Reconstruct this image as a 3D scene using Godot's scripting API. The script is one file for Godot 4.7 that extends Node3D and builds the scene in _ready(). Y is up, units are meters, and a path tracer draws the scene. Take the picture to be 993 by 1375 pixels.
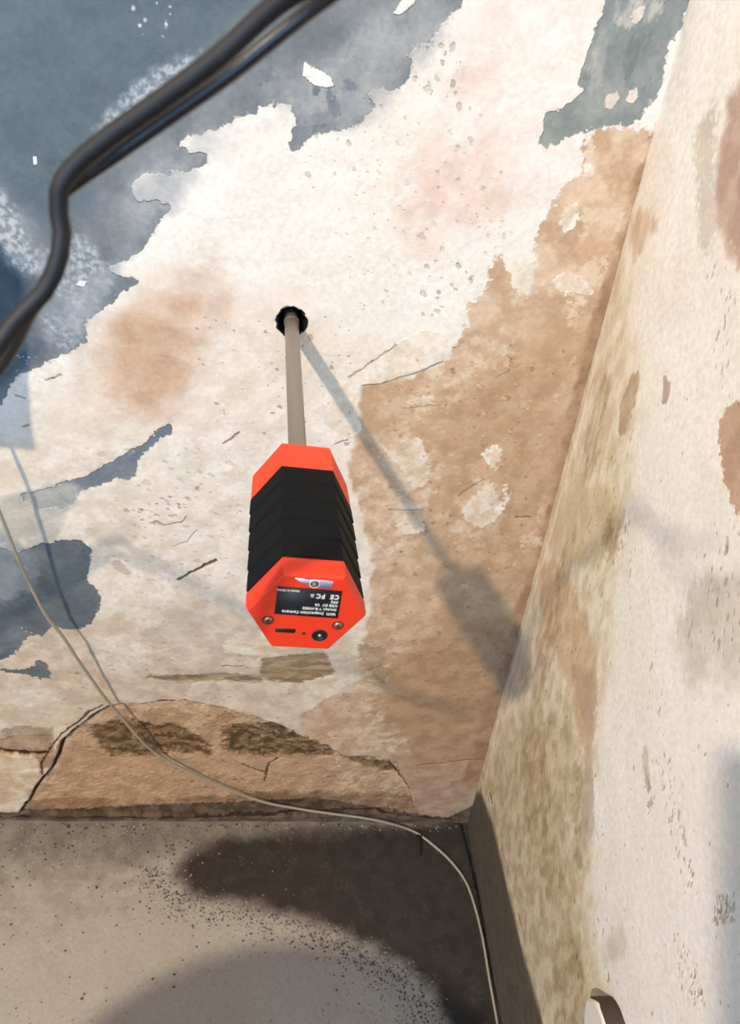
extends Node3D
# A corner of a damp old room: a hand-held inspection camera stuck by its probe in a hole in the peeling back wall,
# a right-hand wall, a dusty floor and loose cables. Units are metres; the back wall is z = 0, the floor y = 0 and the corner the origin.

const LEAN := -0.12664      # the corner leans: x per metre of height
const SKEW := -0.04383      # the right-hand wall runs out of square: x per metre of depth
const HOLE := Vector2(-0.27528, 0.57841)
const LAMP := Vector3(-1.506, 2.125, 1.404)

var rng := RandomNumberGenerator.new()
var noises: Array[PackedByteArray] = []


# ---------------------------------------------------------------- small helpers
func tag(o: Node, label: String, category: String, group := "") -> void:
	o.set_meta("label", label)
	o.set_meta("category", category)
	if group: o.set_meta("group", group)


func mat(c: Color, rough := 0.7, metal := 0.0) -> StandardMaterial3D:
	var m := StandardMaterial3D.new()
	m.albedo_color = c
	m.roughness = rough
	m.metallic = metal
	return m


func rgb(r: float, g: float, b: float) -> Color:
	return Color(r / 255.0, g / 255.0, b / 255.0)


func put(called: String, mesh: Mesh, m: Material, parent: Node = self) -> MeshInstance3D:
	var o := MeshInstance3D.new()
	o.name = called
	o.mesh = mesh
	if m: o.material_override = m
	parent.add_child(o, true)
	return o


func holder(called: String, at: Vector3, parent: Node = self) -> Node3D:
	var o := Node3D.new()
	o.name = called
	o.position = at
	parent.add_child(o, true)
	return o


func begin() -> SurfaceTool:
	var st := SurfaceTool.new()
	st.begin(Mesh.PRIMITIVE_TRIANGLES)
	return st


func quad(st: SurfaceTool, a: Vector3, b: Vector3, c: Vector3, d: Vector3) -> void:
	for v in [a, b, c, a, c, d]: st.add_vertex(v)


func flat(st: SurfaceTool) -> ArrayMesh:
	st.set_smooth_group(-1)
	st.generate_normals()
	return st.commit()


# a six-sided block from eight corners: lower ring p[0..3], upper ring p[4..7]
func block(st: SurfaceTool, p: Array) -> void:
	var c := Vector3.ZERO
	for v in p: c += v / 8.0
	for f in [[0, 1, 2, 3], [4, 5, 6, 7], [0, 1, 5, 4], [1, 2, 6, 5], [2, 3, 7, 6], [3, 0, 4, 7]]:
		var a: Vector3 = p[f[0]]
		var b: Vector3 = p[f[1]]
		var d: Vector3 = p[f[2]]
		var e: Vector3 = p[f[3]]
		if (b - a).cross(d - a).dot((a + d) / 2.0 - c) > 0.0: quad(st, a, e, d, b)
		else: quad(st, a, b, d, e)


func box_at(st: SurfaceTool, lo: Vector3, hi: Vector3) -> void:
	block(st, [Vector3(lo.x, lo.y, lo.z), Vector3(hi.x, lo.y, lo.z), Vector3(hi.x, lo.y, hi.z), Vector3(lo.x, lo.y, hi.z),
		Vector3(lo.x, hi.y, lo.z), Vector3(hi.x, hi.y, lo.z), Vector3(hi.x, hi.y, hi.z), Vector3(lo.x, hi.y, hi.z)])


# rings of points (each the same length, closed) skinned into a tube; caps close both ends
func skin(rings: Array, caps := true, smooth := true) -> ArrayMesh:
	var st := begin()
	st.set_smooth_group(0 if smooth else -1)
	var n: int = rings[0].size()
	for i in rings.size() - 1:
		for k in n:
			var j := (k + 1) % n
			quad(st, rings[i][k], rings[i + 1][k], rings[i + 1][j], rings[i][j])
	if caps:
		st.set_smooth_group(-1)
		for e in [0, rings.size() - 1]:
			var mid := Vector3.ZERO
			for v in rings[e]: mid += v / float(n)
			for k in n:
				var j := (k + 1) % n
				if e == 0:
					st.add_vertex(mid); st.add_vertex(rings[e][k]); st.add_vertex(rings[e][j])
				else:
					st.add_vertex(mid); st.add_vertex(rings[e][j]); st.add_vertex(rings[e][k])
	st.generate_normals()
	return st.commit()


func ring(c: Vector3, x: Vector3, y: Vector3, r: float, n: int, turn := 0.0) -> Array:
	var o := []
	for k in n:
		var a := TAU * k / n + turn
		o.append(c + x * cos(a) * r + y * sin(a) * r)
	return o


# a round tube along a smooth path through the points
func tube(pts: Array, r: float, sides := 12, step := 0.004) -> ArrayMesh:
	var c := Curve3D.new()
	c.bake_interval = step
	for i in pts.size():
		var a: Vector3 = pts[maxi(i - 1, 0)]
		var b: Vector3 = pts[mini(i + 1, pts.size() - 1)]
		var t := (b - a) / 6.0
		c.add_point(pts[i], -t, t)
	var p := c.get_baked_points()
	var rings := []
	var side := Vector3.UP
	for i in p.size():
		var d := (p[mini(i + 1, p.size() - 1)] - p[maxi(i - 1, 0)]).normalized()
		side = (side - d * side.dot(d))
		if side.length() < 0.01: side = Vector3.RIGHT - d * d.x
		side = side.normalized()
		rings.append(ring(p[i], side, d.cross(side), r, sides))
	return skin(rings)


# a profile of (z, radius) turned round the z axis with n sides; n = 6 gives the hexagonal body
func turned(profile: Array, n: int, turn := 0.0, smooth := false, squash := 1.0) -> ArrayMesh:
	var rings := []
	for q in profile: rings.append(ring(Vector3(0, 0, q.x), Vector3.RIGHT, Vector3.UP * squash, q.y, n, turn))
	return skin(rings, true, smooth)


# ---------------------------------------------------------------- plaster sheets: colour and relief in the wall's own metres
class Sheet:
	var w: int
	var h: int
	var ppm: float
	var x0: float
	var y1: float
	var cr := PackedFloat32Array()
	var cg := PackedFloat32Array()
	var cb := PackedFloat32Array()
	var up := PackedFloat32Array()   # relief in millimetres
	var reg := PackedByteArray()
	var nz: Array[PackedByteArray]
	var rng := RandomNumberGenerator.new()

	func _init(ax: float, ay: float, bx: float, by: float, per: float, bank: Array[PackedByteArray], sd: int) -> void:
		x0 = ax
		y1 = by
		ppm = per
		w = int((bx - ax) * per)
		h = int((by - ay) * per)
		nz = bank
		rng.seed = sd
		cr.resize(w * h); cg.resize(w * h); cb.resize(w * h); up.resize(w * h)
		reg.resize(w * h)

	func pts(flat: Array) -> PackedVector2Array:
		var o := PackedVector2Array()
		for i in range(0, flat.size(), 2): o.append(Vector2((flat[i] - x0) * ppm, (y1 - flat[i + 1]) * ppm))
		return o

	func ground(c0: Color, c1: Color, c2: Color, rough: float) -> void:
		var n0 := nz[0]
		var n1 := nz[1]
		var n2 := nz[2]
		var n3 := nz[3]
		for y in h:
			var ya := (y & 1023) << 10
			var yb := ((y * 3) & 1023) << 10
			for x in w:
				var a := n0[ya | (x & 1023)] / 255.0
				var b := n1[ya | ((x + 331) & 1023)] / 255.0
				var f := n2[ya | ((x + 77) & 1023)] / 255.0
				var g := n3[yb | ((x * 3) & 1023)] / 255.0
				var t := clampf((a - 0.35) * 2.2, 0.0, 1.0)
				var s := clampf((b - 0.55) * 2.0, 0.0, 1.0) * 0.35
				var v := 1.0 + (f - 0.5) * 0.09 + (g - 0.5) * 0.05
				var i := y * w + x
				cr[i] = lerpf(lerpf(c0.r, c1.r, t), c2.r, s) * v
				cg[i] = lerpf(lerpf(c0.g, c1.g, t), c2.g, s) * v
				cb[i] = lerpf(lerpf(c0.b, c1.b, t), c2.b, s) * v
				up[i] = ((a - 0.5) * 2.4 + (b - 0.5) * 1.0 + (f - 0.5) * 0.32 + (g - 0.5) * 0.1) * rough

	# a ragged or soft patch inside a polygon. o: blur (m), rag (edge raggedness), n (noise), soft (edge softness), alpha, dh (mm), id, sx / sy (streaks)
	func patch(poly: Array, c0: Color, c1: Color, o: Dictionary) -> void:
		var p := pts(poly)
		var blur: float = o.get("blur", 0.002) * ppm
		var pad := int(blur * 1.5 + 4)
		var lo := p[0]
		var hi := p[0]
		for v in p:
			lo = lo.min(v)
			hi = hi.max(v)
		var bx := maxi(0, int(lo.x) - pad)
		var by := maxi(0, int(lo.y) - pad)
		var ex := mini(w, int(hi.x) + pad)
		var ey := mini(h, int(hi.y) + pad)
		if ex - bx < 2 or ey - by < 2: return
		var halvings := maxi(0, int(round(log(maxf(blur, 1.0)) / log(2.0))))
		var k := 1 << halvings
		var mw := int(ceil(float(ex - bx) / k)) * k
		var mh := int(ceil(float(ey - by) / k)) * k
		var im := Image.create(mw, mh, false, Image.FORMAT_L8)
		for y in mh:
			var yy := y + by + 0.5
			var cuts := PackedFloat32Array()
			for i in p.size():
				var a := p[i]
				var b := p[(i + 1) % p.size()]
				if (a.y <= yy) != (b.y <= yy): cuts.append(a.x + (yy - a.y) / (b.y - a.y) * (b.x - a.x))
			cuts.sort()
			for i in range(0, cuts.size() - 1, 2):
				var s := int(round(cuts[i])) - bx
				var e := int(round(cuts[i + 1])) - bx
				if e > s: im.fill_rect(Rect2i(s, y, e - s, 1), Color.WHITE)
		if halvings:
			im.resize(mw / k, mh / k, Image.INTERPOLATE_LANCZOS)
			im.resize(mw, mh, Image.INTERPOLATE_CUBIC)
		var m := im.get_data()
		var rag: float = o.get("rag", 0.5)
		var en: PackedByteArray = nz[o.get("n", 1)]
		var fine := nz[2]
		var mn: PackedByteArray = nz[o.get("mix", 1)]
		var soft: float = o.get("soft", 0.06)
		var alpha: float = o.get("alpha", 1.0)
		var dh: float = o.get("dh", 0.0)
		var id: int = o.get("id", 0)
		var sx: int = o.get("sx", 4)
		var sy: int = o.get("sy", 4)
		var lo_m: float = o.get("mlo", 0.35)
		var gain: float = 1.0 / maxf(0.01, o.get("mhi", 0.65) - lo_m)
		var seedx := rng.randi() & 1023
		var fr: float = o.get("fine", 0.35) * rag
		var bump: float = o.get("bump", 0.0)
		var thin: float = o.get("thin", 0.0)   # how far the patch is worn through by its own mottling
		for y in range(by, ey):
			var row := (y - by) * mw - bx
			var ny := ((y * sy) >> 2 & 1023) << 10
			var fy := (y & 1023) << 10
			for x in range(bx, ex):
				var q := m[row + x]
				if q < 3: continue
				var nx := ((x * sx) >> 2) + seedx & 1023
				var fn := fine[fy | (x + seedx & 1023)]
				var t := q / 255.0 + ((en[ny | nx] - 127.5) / 255.0 * rag + (fn - 127.5) / 255.0 * fr) * minf(1.0, q / 90.0)
				var a := clampf((t - 0.5 + soft) / (2.0 * soft), 0.0, 1.0)
				if a <= 0.0: continue
				var u := clampf((mn[ny | (nx + 400 & 1023)] / 255.0 - lo_m) * gain, 0.0, 1.0)
				if thin > 0.0: a *= 1.0 - thin * u
				var i := y * w + x
				var v := 1.0 + (fn - 127.5) / 255.0 * 0.1
				up[i] += a * (dh + bump * ((fn - 127.5) / 127.5 + u - 0.5))
				if id and a > 0.5: reg[i] = id
				a *= alpha
				cr[i] = lerpf(cr[i], lerpf(c0.r, c1.r, u) * v, a)
				cg[i] = lerpf(cg[i], lerpf(c0.g, c1.g, u) * v, a)
				cb[i] = lerpf(cb[i], lerpf(c0.b, c1.b, u) * v, a)

	# a crack, scratch or brush stroke along a polyline
	func stroke(line: Array, width: float, c: Color, alpha: float, dh := 0.0, wander := 0.5) -> void:
		var p := pts(line)
		var r0 := width * ppm / 2.0
		var n2 := nz[2]
		var n1 := nz[1]
		for i in p.size() - 1:
			var a := p[i]
			var b := p[i + 1]
			var d := b - a
			var l2 := maxf(d.length_squared(), 0.01)
			var pad := r0 * 2.0 + 4.0
			for y in range(maxi(0, int(minf(a.y, b.y) - pad)), mini(h, int(maxf(a.y, b.y) + pad))):
				for x in range(maxi(0, int(minf(a.x, b.x) - pad)), mini(w, int(maxf(a.x, b.x) + pad))):
					var f := n2[((y & 1023) << 10) | (x & 1023)] / 255.0 - 0.5
					var g := n1[((y & 1023) << 10) | (x + 200 & 1023)] / 255.0 - 0.5
					var q := Vector2(x + f * 6.0 * wander, y + g * 12.0 * wander)
					var t := clampf((q - a).dot(d) / l2, 0.0, 1.0)
					var r := r0 * (1.0 + (g * 1.6 + f) * wander)
					var e := clampf(r + 0.7 - q.distance_to(a + d * t), 0.0, 1.0)
					if e <= 0.0: continue
					var k := y * w + x
					if dh < 0.0: up[k] = minf(up[k], lerpf(up[k], up[k] + dh, e)) if reg[k] < 200 else up[k]
					else: up[k] += dh * e
					e *= alpha
					cr[k] = lerpf(cr[k], c.r, e)
					cg[k] = lerpf(cg[k], c.g, e)
					cb[k] = lerpf(cb[k], c.b, e)

	# scattered flecks and pits inside a polygon
	func flecks(poly: Array, count: int, r_lo: float, r_hi: float, c: Color, alpha: float, dh := 0.0, long := 1.0, lean := 0.0) -> void:
		var p := pts(poly)
		var lo := p[0]
		var hi := p[0]
		for v in p:
			lo = lo.min(v)
			hi = hi.max(v)
		var n2 := nz[2]
		for i in count:
			var q := Vector2(rng.randf_range(lo.x, hi.x), rng.randf_range(lo.y, hi.y))
			var r := r_lo * pow(r_hi / r_lo, rng.randf() * rng.randf()) * ppm
			var turn := lean + rng.randf_range(-0.35, 0.35)
			var strong := alpha * rng.randf_range(0.45, 1.0)
			if not Geometry2D.is_point_in_polygon(q, p): continue
			var cs := cos(turn)
			var sn := sin(turn)
			var reach := int(r * long * 1.5 + 2.0)
			for y in range(maxi(0, int(q.y) - reach), mini(h, int(q.y) + reach + 1)):
				for x in range(maxi(0, int(q.x) - reach), mini(w, int(q.x) + reach + 1)):
					var dx := x - q.x
					var dy := y - q.y
					var f := n2[((y & 1023) << 10) | (x & 1023)] / 255.0 - 0.5
					var d := sqrt(pow((dx * cs + dy * sn) / long, 2.0) + pow(dy * cs - dx * sn, 2.0))
					var e := clampf(r * (1.0 + f * 1.6) + 0.5 - d, 0.0, 1.0)
					if e <= 0.0: continue
					var k := y * w + x
					up[k] += dh * e
					e *= strong
					cr[k] = lerpf(cr[k], c.r, e)
					cg[k] = lerpf(cg[k], c.g, e)
					cb[k] = lerpf(cb[k], c.b, e)

	var low := PackedFloat32Array()
	var nx: int
	var ny: int

	# colour texture, fine relief as a height map, and the coarse relief kept for the mesh
	func finish(step: float) -> StandardMaterial3D:
		nx = int(w / ppm / step)
		ny = int(h / ppm / step)
		var hi := Image.create_from_data(w, h, false, Image.FORMAT_RF, up.to_byte_array())
		var lo: Image = hi.duplicate()
		lo.resize(nx, ny, Image.INTERPOLATE_LANCZOS)
		low = lo.get_data().to_float32_array()
		lo.resize(w, h, Image.INTERPOLATE_BILINEAR)
		var back := lo.get_data().to_float32_array()
		var bytes := PackedByteArray()
		bytes.resize(w * h * 3)
		for i in w * h:
			back[i] = clampf(up[i] - back[i], -0.5, 0.5)
			var k := i * 3
			bytes[k] = clampi(int(cr[i] * 255.0), 0, 255)
			bytes[k + 1] = clampi(int(cg[i] * 255.0), 0, 255)
			bytes[k + 2] = clampi(int(cb[i] * 255.0), 0, 255)
		var m := StandardMaterial3D.new()
		m.albedo_texture = ImageTexture.create_from_image(Image.create_from_data(w, h, false, Image.FORMAT_RGB8, bytes))
		m.heightmap_enabled = true
		m.heightmap_texture = ImageTexture.create_from_image(Image.create_from_data(w, h, false, Image.FORMAT_RF, back.to_byte_array()))
		m.heightmap_scale = 0.1
		m.roughness = 0.92
		m.metallic_specular = 0.3
		m.texture_repeat = false
		return m

	# the sheet as a relief mesh, one ArrayMesh per region number
	func meshes(corner: Vector3, ea: Vector3, eb: Vector3, n: Vector3, hole: Vector2, hole_r: float) -> Dictionary:
		var v := PackedVector3Array()
		var uv := PackedVector2Array()
		v.resize(nx * ny)
		uv.resize(nx * ny)
		var sa := w / ppm / (nx - 1)
		var sb := h / ppm / (ny - 1)
		for j in ny:
			for i in nx:
				var a := x0 + i * sa
				var b := y1 - j * sb
				var d := low[j * nx + i] * 0.001
				if hole_r > 0.0:
					var q := Vector2(a, b) - hole
					var c := maxf(absf(q.x), absf(q.y))
					if c < hole_r * 2.5 and c > 0.00001:
						var ang := q.angle()
						var wob := 1.0 + 0.05 * sin(ang * 3.0 + 1.0) + 0.04 * sin(ang * 7.0) + 0.025 * sin(ang * 13.0 + 2.0)
						var round_q := q.normalized() * c * wob
						q = round_q.lerp(q, smoothstep(hole_r, hole_r * 2.5, c))
						a = hole.x + q.x
						b = hole.y + q.y
						if c < hole_r: d = -0.06 * smoothstep(hole_r, hole_r * 0.86, c)
				v[j * nx + i] = corner + ea * a + eb * b + n * d
				uv[j * nx + i] = Vector2((a - x0) * ppm / w, (y1 - b) * ppm / h)
		var nm := PackedVector3Array()
		nm.resize(nx * ny)
		for j in ny:
			for i in nx:
				var t := (v[j * nx + mini(i + 1, nx - 1)] - v[j * nx + maxi(i - 1, 0)]).cross(v[mini(j + 1, ny - 1) * nx + i] - v[maxi(j - 1, 0) * nx + i]).normalized()
				nm[j * nx + i] = t if t.dot(n) > 0.0 else -t
		var flip := (v[1] - v[0]).cross(v[nx] - v[0]).dot(n) > 0.0
		var lists := {}
		for j in ny - 1:
			var ty := mini(h - 1, int((j + 0.5) / (ny - 1) * h)) * w
			for i in nx - 1:
				var id := reg[ty + mini(w - 1, int((i + 0.5) / (nx - 1) * w))]
				if not lists.has(id): lists[id] = []
				lists[id].append(j * nx + i)
		var out := {}
		for id in lists:
			var seen := PackedInt32Array()
			seen.resize(nx * ny)
			seen.fill(-1)
			var pv := PackedVector3Array()
			var pn := PackedVector3Array()
			var pu := PackedVector2Array()
			var ix := PackedInt32Array()
			for k in lists[id]:
				var c := [k, k + 1, k + nx + 1, k + nx]
				var g := PackedInt32Array()
				for q in c:
					if seen[q] < 0:
						seen[q] = pv.size()
						pv.append(v[q])
						pn.append(nm[q])
						pu.append(uv[q])
					g.append(seen[q])
				if flip: ix.append_array(PackedInt32Array([g[0], g[2], g[1], g[0], g[3], g[2]]))
				else: ix.append_array(PackedInt32Array([g[0], g[1], g[2], g[0], g[2], g[3]]))
			var ar := []
			ar.resize(Mesh.ARRAY_MAX)
			ar[Mesh.ARRAY_VERTEX] = pv
			ar[Mesh.ARRAY_NORMAL] = pn
			ar[Mesh.ARRAY_TEX_UV] = pu
			ar[Mesh.ARRAY_INDEX] = ix
			var m := ArrayMesh.new()
			m.add_surface_from_arrays(Mesh.PRIMITIVE_TRIANGLES, ar)
			out[id] = m
		return out


func noise_bank() -> void:
	for q in [[0.0045, 4, 11], [0.02, 4, 12], [0.09, 3, 13], [0.3, 2, 14], [0.009, 5, 15]]:
		var f := FastNoiseLite.new()
		f.noise_type = FastNoiseLite.TYPE_SIMPLEX_SMOOTH
		f.seed = q[2]
		f.frequency = q[0]
		f.fractal_octaves = q[1]
		f.fractal_gain = 0.55
		noises.append(f.get_seamless_image(1024, 1024, false, false, 0.12, true).get_data())


# ---------------------------------------------------------------- the three surfaces
const CREAM := Color(0.905, 0.875, 0.815)


func paint_back() -> Sheet:
	var s := Sheet.new(-0.60, -0.012, 0.02, 0.86, 2100.0, noises, 21)
	s.ground(CREAM, Color(0.89, 0.85, 0.785), Color(0.86, 0.795, 0.725), 0.8)
	var tan_a := rgb(200, 165, 132)
	var tan_b := rgb(218, 188, 160)
	# dirty, warmer lower half of the plaster
	s.patch([-0.4822, 0.4602, -0.3970, 0.4941, -0.3130, 0.5274, -0.2525, 0.5127, -0.2135, 0.4675, -0.1499, 0.3864, -0.0645, 0.2646, 0.0131, -0.0061, -0.5439, -0.0099], rgb(214, 197, 173), rgb(228, 215, 195), {"blur": 0.05, "rag": 0.9, "n": 0, "soft": 0.5, "alpha": 0.85})
	s.patch([-0.5094, 0.2530, -0.3567, 0.2545, -0.2210, 0.2930, -0.0838, 0.3319, 0.0131, -0.0061, -0.5439, -0.0099], rgb(196, 172, 145), rgb(216, 198, 172), {"blur": 0.03, "rag": 0.9, "n": 4, "soft": 0.4, "alpha": 0.7})
	s.patch([-0.4897, 0.3226, -0.4035, 0.3053, -0.3232, 0.3375, -0.2197, 0.2836, -0.2205, 0.1899, -0.3237, 0.2061, -0.4451, 0.1887, -0.5051, 0.1956], rgb(214, 196, 172), rgb(190, 168, 146), {"blur": 0.012, "rag": 1.0, "n": 1, "soft": 0.3, "alpha": 0.7})
	s.patch([-0.2252, 0.7727, -0.0940, 0.7974, -0.0829, 0.7026, -0.1319, 0.6864, -0.1457, 0.6459, -0.1816, 0.6403, -0.2166, 0.6725, -0.2328, 0.7072, -0.2102, 0.7450], rgb(224, 210, 195), rgb(230, 218, 205), {"blur": 0.03, "rag": 0.7, "n": 1, "soft": 0.5, "alpha": 0.9})  # upper right coloured darker to offset the lamp overexposing it
	for q in [[-0.3901, 0.3651, -0.3478, 0.3692, -0.3313, 0.3485, -0.3425, 0.3182, -0.3752, 0.3095, -0.3930, 0.3257], [-0.3671, 0.3280, -0.3429, 0.3301, -0.3504, 0.2992, -0.3753, 0.2910], [-0.4062, 0.2885, -0.3586, 0.2795, -0.3582, 0.2463, -0.3929, 0.2439], [-0.4797, 0.2106, -0.4475, 0.2161, -0.4292, 0.1993, -0.4608, 0.1828], [-0.1957, 0.2135, -0.1697, 0.2259, -0.1402, 0.1463, -0.1795, 0.1569], [-0.3090, 0.4691, -0.2944, 0.5073, -0.2863, 0.4181, -0.3062, 0.4299]]:
		s.patch(q, rgb(232, 222, 206), rgb(216, 200, 178), {"blur": 0.014, "rag": 1.1, "n": 1, "soft": 0.45, "alpha": 0.75, "fine": 0.5})
	# pinkish blooms in the cream
	s.patch([-0.2323, 0.6659, -0.2023, 0.6846, -0.1864, 0.7044, -0.1631, 0.6853, -0.1763, 0.6542, -0.2091, 0.6404, -0.2269, 0.6504], rgb(214, 184, 160), rgb(224, 196, 178), {"blur": 0.03, "rag": 1.1, "n": 1, "soft": 0.45, "alpha": 0.75})
	s.patch([-0.2106, 0.7318, -0.1924, 0.7384, -0.1855, 0.7225, -0.1984, 0.7168, -0.2119, 0.7214], rgb(216, 190, 172), rgb(225, 200, 180), {"blur": 0.012, "rag": 1.2, "n": 1, "soft": 0.3, "alpha": 0.6})
	s.patch([-0.2107, 0.7559, -0.1935, 0.7606, -0.1864, 0.7443, -0.1974, 0.7406, -0.2077, 0.7485], rgb(222, 200, 182), rgb(226, 206, 188), {"blur": 0.015, "rag": 1.0, "n": 1, "soft": 0.3, "alpha": 0.5})
	# the big round tan stain on the left
	s.patch([-0.3858, 0.5619, -0.3759, 0.5727, -0.3590, 0.5737, -0.3453, 0.5894, -0.3347, 0.6029, -0.3210, 0.6079, -0.3115, 0.5945, -0.3242, 0.5677, -0.3315, 0.5366, -0.3397, 0.5105, -0.3518, 0.4977, -0.3735, 0.4968, -0.3870, 0.5097], rgb(190, 154, 124), rgb(206, 174, 146), {"blur": 0.03, "rag": 0.7, "n": 1, "soft": 0.45, "alpha": 0.95})
	s.patch([-0.3858, 0.5635, -0.3759, 0.5727, -0.3533, 0.5714, -0.3358, 0.5660, -0.3370, 0.5217, -0.3550, 0.5048, -0.3765, 0.5038, -0.3868, 0.5186], rgb(186, 150, 118), rgb(194, 160, 128), {"blur": 0.016, "rag": 0.5, "n": 1, "soft": 0.4, "alpha": 0.75})
	s.patch([-0.4205, 0.5175, -0.3880, 0.5323, -0.3550, 0.5048, -0.3673, 0.4843, -0.4076, 0.4831, -0.4219, 0.4961], rgb(214, 186, 160), rgb(222, 198, 172), {"blur": 0.025, "rag": 0.8, "n": 1, "soft": 0.5, "alpha": 0.7})
	s.patch([-0.3339, 0.5709, -0.2997, 0.5902, -0.2656, 0.6047, -0.2557, 0.5351, -0.2969, 0.5070, -0.3356, 0.5020], rgb(216, 192, 166), rgb(226, 206, 184), {"blur": 0.03, "rag": 0.9, "n": 1, "soft": 0.5, "alpha": 0.6})
	# bared brown plaster along the corner, sharp above and soft below
	s.patch([-0.1263, 0.7145, -0.0883, 0.7197, -0.0860, 0.6972, -0.0814, 0.6720, -0.0770, 0.6384, -0.0712, 0.5986, -0.0693, 0.5758, -0.1733, 0.5615, -0.1657, 0.5851, -0.1652, 0.6018, -0.1696, 0.6113, -0.1623, 0.6090, -0.1577, 0.6163, -0.1627, 0.6333, -0.1561, 0.6382, -0.1369, 0.6145, -0.1299, 0.6138, -0.1325, 0.6218, -0.1301, 0.6270, -0.1381, 0.6479, -0.1373, 0.6646, -0.1347, 0.6708, -0.1336, 0.6851, -0.1262, 0.6822, -0.1262, 0.6946, -0.1272, 0.7052], rgb(188, 156, 124), rgb(210, 182, 152), {"blur": 0.006, "rag": 0.8, "n": 2, "sx": 3, "sy": 3, "fine": 0.5, "soft": 0.1, "dh": -0.35})
	s.patch([-0.2223, 0.5166, -0.2244, 0.5421, -0.1892, 0.5552, -0.1623, 0.5697, -0.1356, 0.5997, -0.0788, 0.6131, -0.0533, 0.4579, -0.0320, 0.2772, -0.0045, 0.0702, -0.0620, 0.0091, -0.1743, 0.0230, -0.2205, 0.1899, -0.1716, 0.2365, -0.1797, 0.3503, -0.1890, 0.3984, -0.2188, 0.4669], rgb(182, 149, 115), rgb(202, 172, 140), {"blur": 0.008, "rag": 1.0, "n": 1, "soft": 0.22, "alpha": 0.92, "dh": -0.2})
	s.patch([-0.1717, 0.5464, -0.1242, 0.5804, -0.0829, 0.5969, -0.0568, 0.4502, -0.0352, 0.2872, -0.0087, 0.0701, -0.1250, 0.1470, -0.1298, 0.3000, -0.1255, 0.3888, -0.1700, 0.4726], rgb(172, 137, 102), rgb(188, 154, 120), {"blur": 0.03, "rag": 0.8, "n": 1, "soft": 0.5, "alpha": 0.75})
	s.patch([-0.1618, 0.2580, -0.1054, 0.3114, -0.0504, 0.3347, -0.0128, 0.0844, -0.1042, 0.1223, -0.1638, 0.1929], rgb(158, 124, 90), rgb(174, 140, 106), {"blur": 0.02, "rag": 0.8, "n": 1, "soft": 0.5, "alpha": 0.8})
	s.patch([-0.1198, 0.1217, -0.0122, 0.1388, 0.0222, -0.0061, -0.0758, -0.0067], rgb(166, 132, 102), rgb(186, 150, 122), {"blur": 0.012, "rag": 0.9, "n": 1, "soft": 0.4, "alpha": 0.85})
	# darker streak hugging the corner
	s.patch([-0.0895, 0.7171, -0.0860, 0.7290, -0.0729, 0.6240, -0.0525, 0.4724, -0.0281, 0.2878, -0.0044, 0.0846, -0.0296, 0.0839, -0.0448, 0.2763, -0.0602, 0.4424, -0.0829, 0.5969, -0.0869, 0.6685], rgb(142, 108, 78), rgb(164, 128, 98), {"blur": 0.006, "rag": 0.9, "n": 1, "soft": 0.3, "alpha": 0.8})
	# cream that is left over inside the brown
	var leave := {"blur": 0.0035, "rag": 1.0, "n": 2, "soft": 0.15, "dh": 0.4, "mix": 1, "thin": 0.12, "sx": 5, "sy": 5, "fine": 0.6}
	var cream_l := rgb(233, 222, 203)
	s.patch([-0.1176, 0.6765, -0.0969, 0.6813, -0.0907, 0.6705, -0.0886, 0.6494, -0.0896, 0.6266, -0.0958, 0.6155, -0.0911, 0.5987, -0.0979, 0.5977, -0.1033, 0.6262, -0.1077, 0.6465], rgb(216, 192, 162), rgb(198, 162, 128), {"blur": 0.006, "rag": 1.1, "n": 2, "soft": 0.2, "alpha": 0.9, "dh": 0.2})
	for q in [[-0.1247, 0.6782, -0.1170, 0.6693, -0.1163, 0.6612, -0.1228, 0.6567, -0.1274, 0.6602, -0.1274, 0.6705], [-0.1210, 0.6252, -0.1150, 0.6345, -0.1025, 0.6329, -0.0916, 0.6271, -0.0916, 0.6229, -0.1100, 0.6208], [-0.1279, 0.7090, -0.1238, 0.7090, -0.1170, 0.6920, -0.1193, 0.6881, -0.1240, 0.6923],
			[-0.1999, 0.4918, -0.1869, 0.5023, -0.1761, 0.5053, -0.1636, 0.4871, -0.1599, 0.4664, -0.1696, 0.4605, -0.1858, 0.4799], [-0.1863, 0.4408, -0.1802, 0.4539, -0.1671, 0.4495, -0.1584, 0.4439], [-0.1761, 0.4206, -0.1716, 0.4379, -0.1600, 0.4366, -0.1515, 0.4232, -0.1637, 0.4166],
			[-0.1291, 0.4464, -0.1150, 0.4769, -0.1069, 0.4652, -0.0956, 0.4513, -0.1003, 0.4352, -0.1118, 0.4300, -0.1243, 0.4366], [-0.1354, 0.5020, -0.1271, 0.4973, -0.1220, 0.5070, -0.1126, 0.5025, -0.1146, 0.4825, -0.1225, 0.4921], [-0.1920, 0.5296, -0.1889, 0.5362, -0.1746, 0.5397, -0.1749, 0.5331]]:
		s.patch(q, cream_l, rgb(212, 190, 164), leave)
	for q in [[-0.2128, 0.4934, -0.1801, 0.5160, -0.1535, 0.4746, -0.1512, 0.4176, -0.1800, 0.3835, -0.2061, 0.4267], [-0.1967, 0.5430, -0.1637, 0.5749, -0.1324, 0.6052, -0.1292, 0.5797, -0.1637, 0.5359, -0.1866, 0.5212], [-0.1391, 0.4412, -0.1257, 0.4778, -0.1011, 0.4739, -0.0954, 0.4157, -0.1256, 0.4126], [-0.1856, 0.2764, -0.1562, 0.2979, -0.1421, 0.1941, -0.0915, 0.1357, -0.1530, 0.1333], [-0.1432, 0.6232, -0.1366, 0.6473, -0.1164, 0.6175, -0.1226, 0.5913]]:
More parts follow.
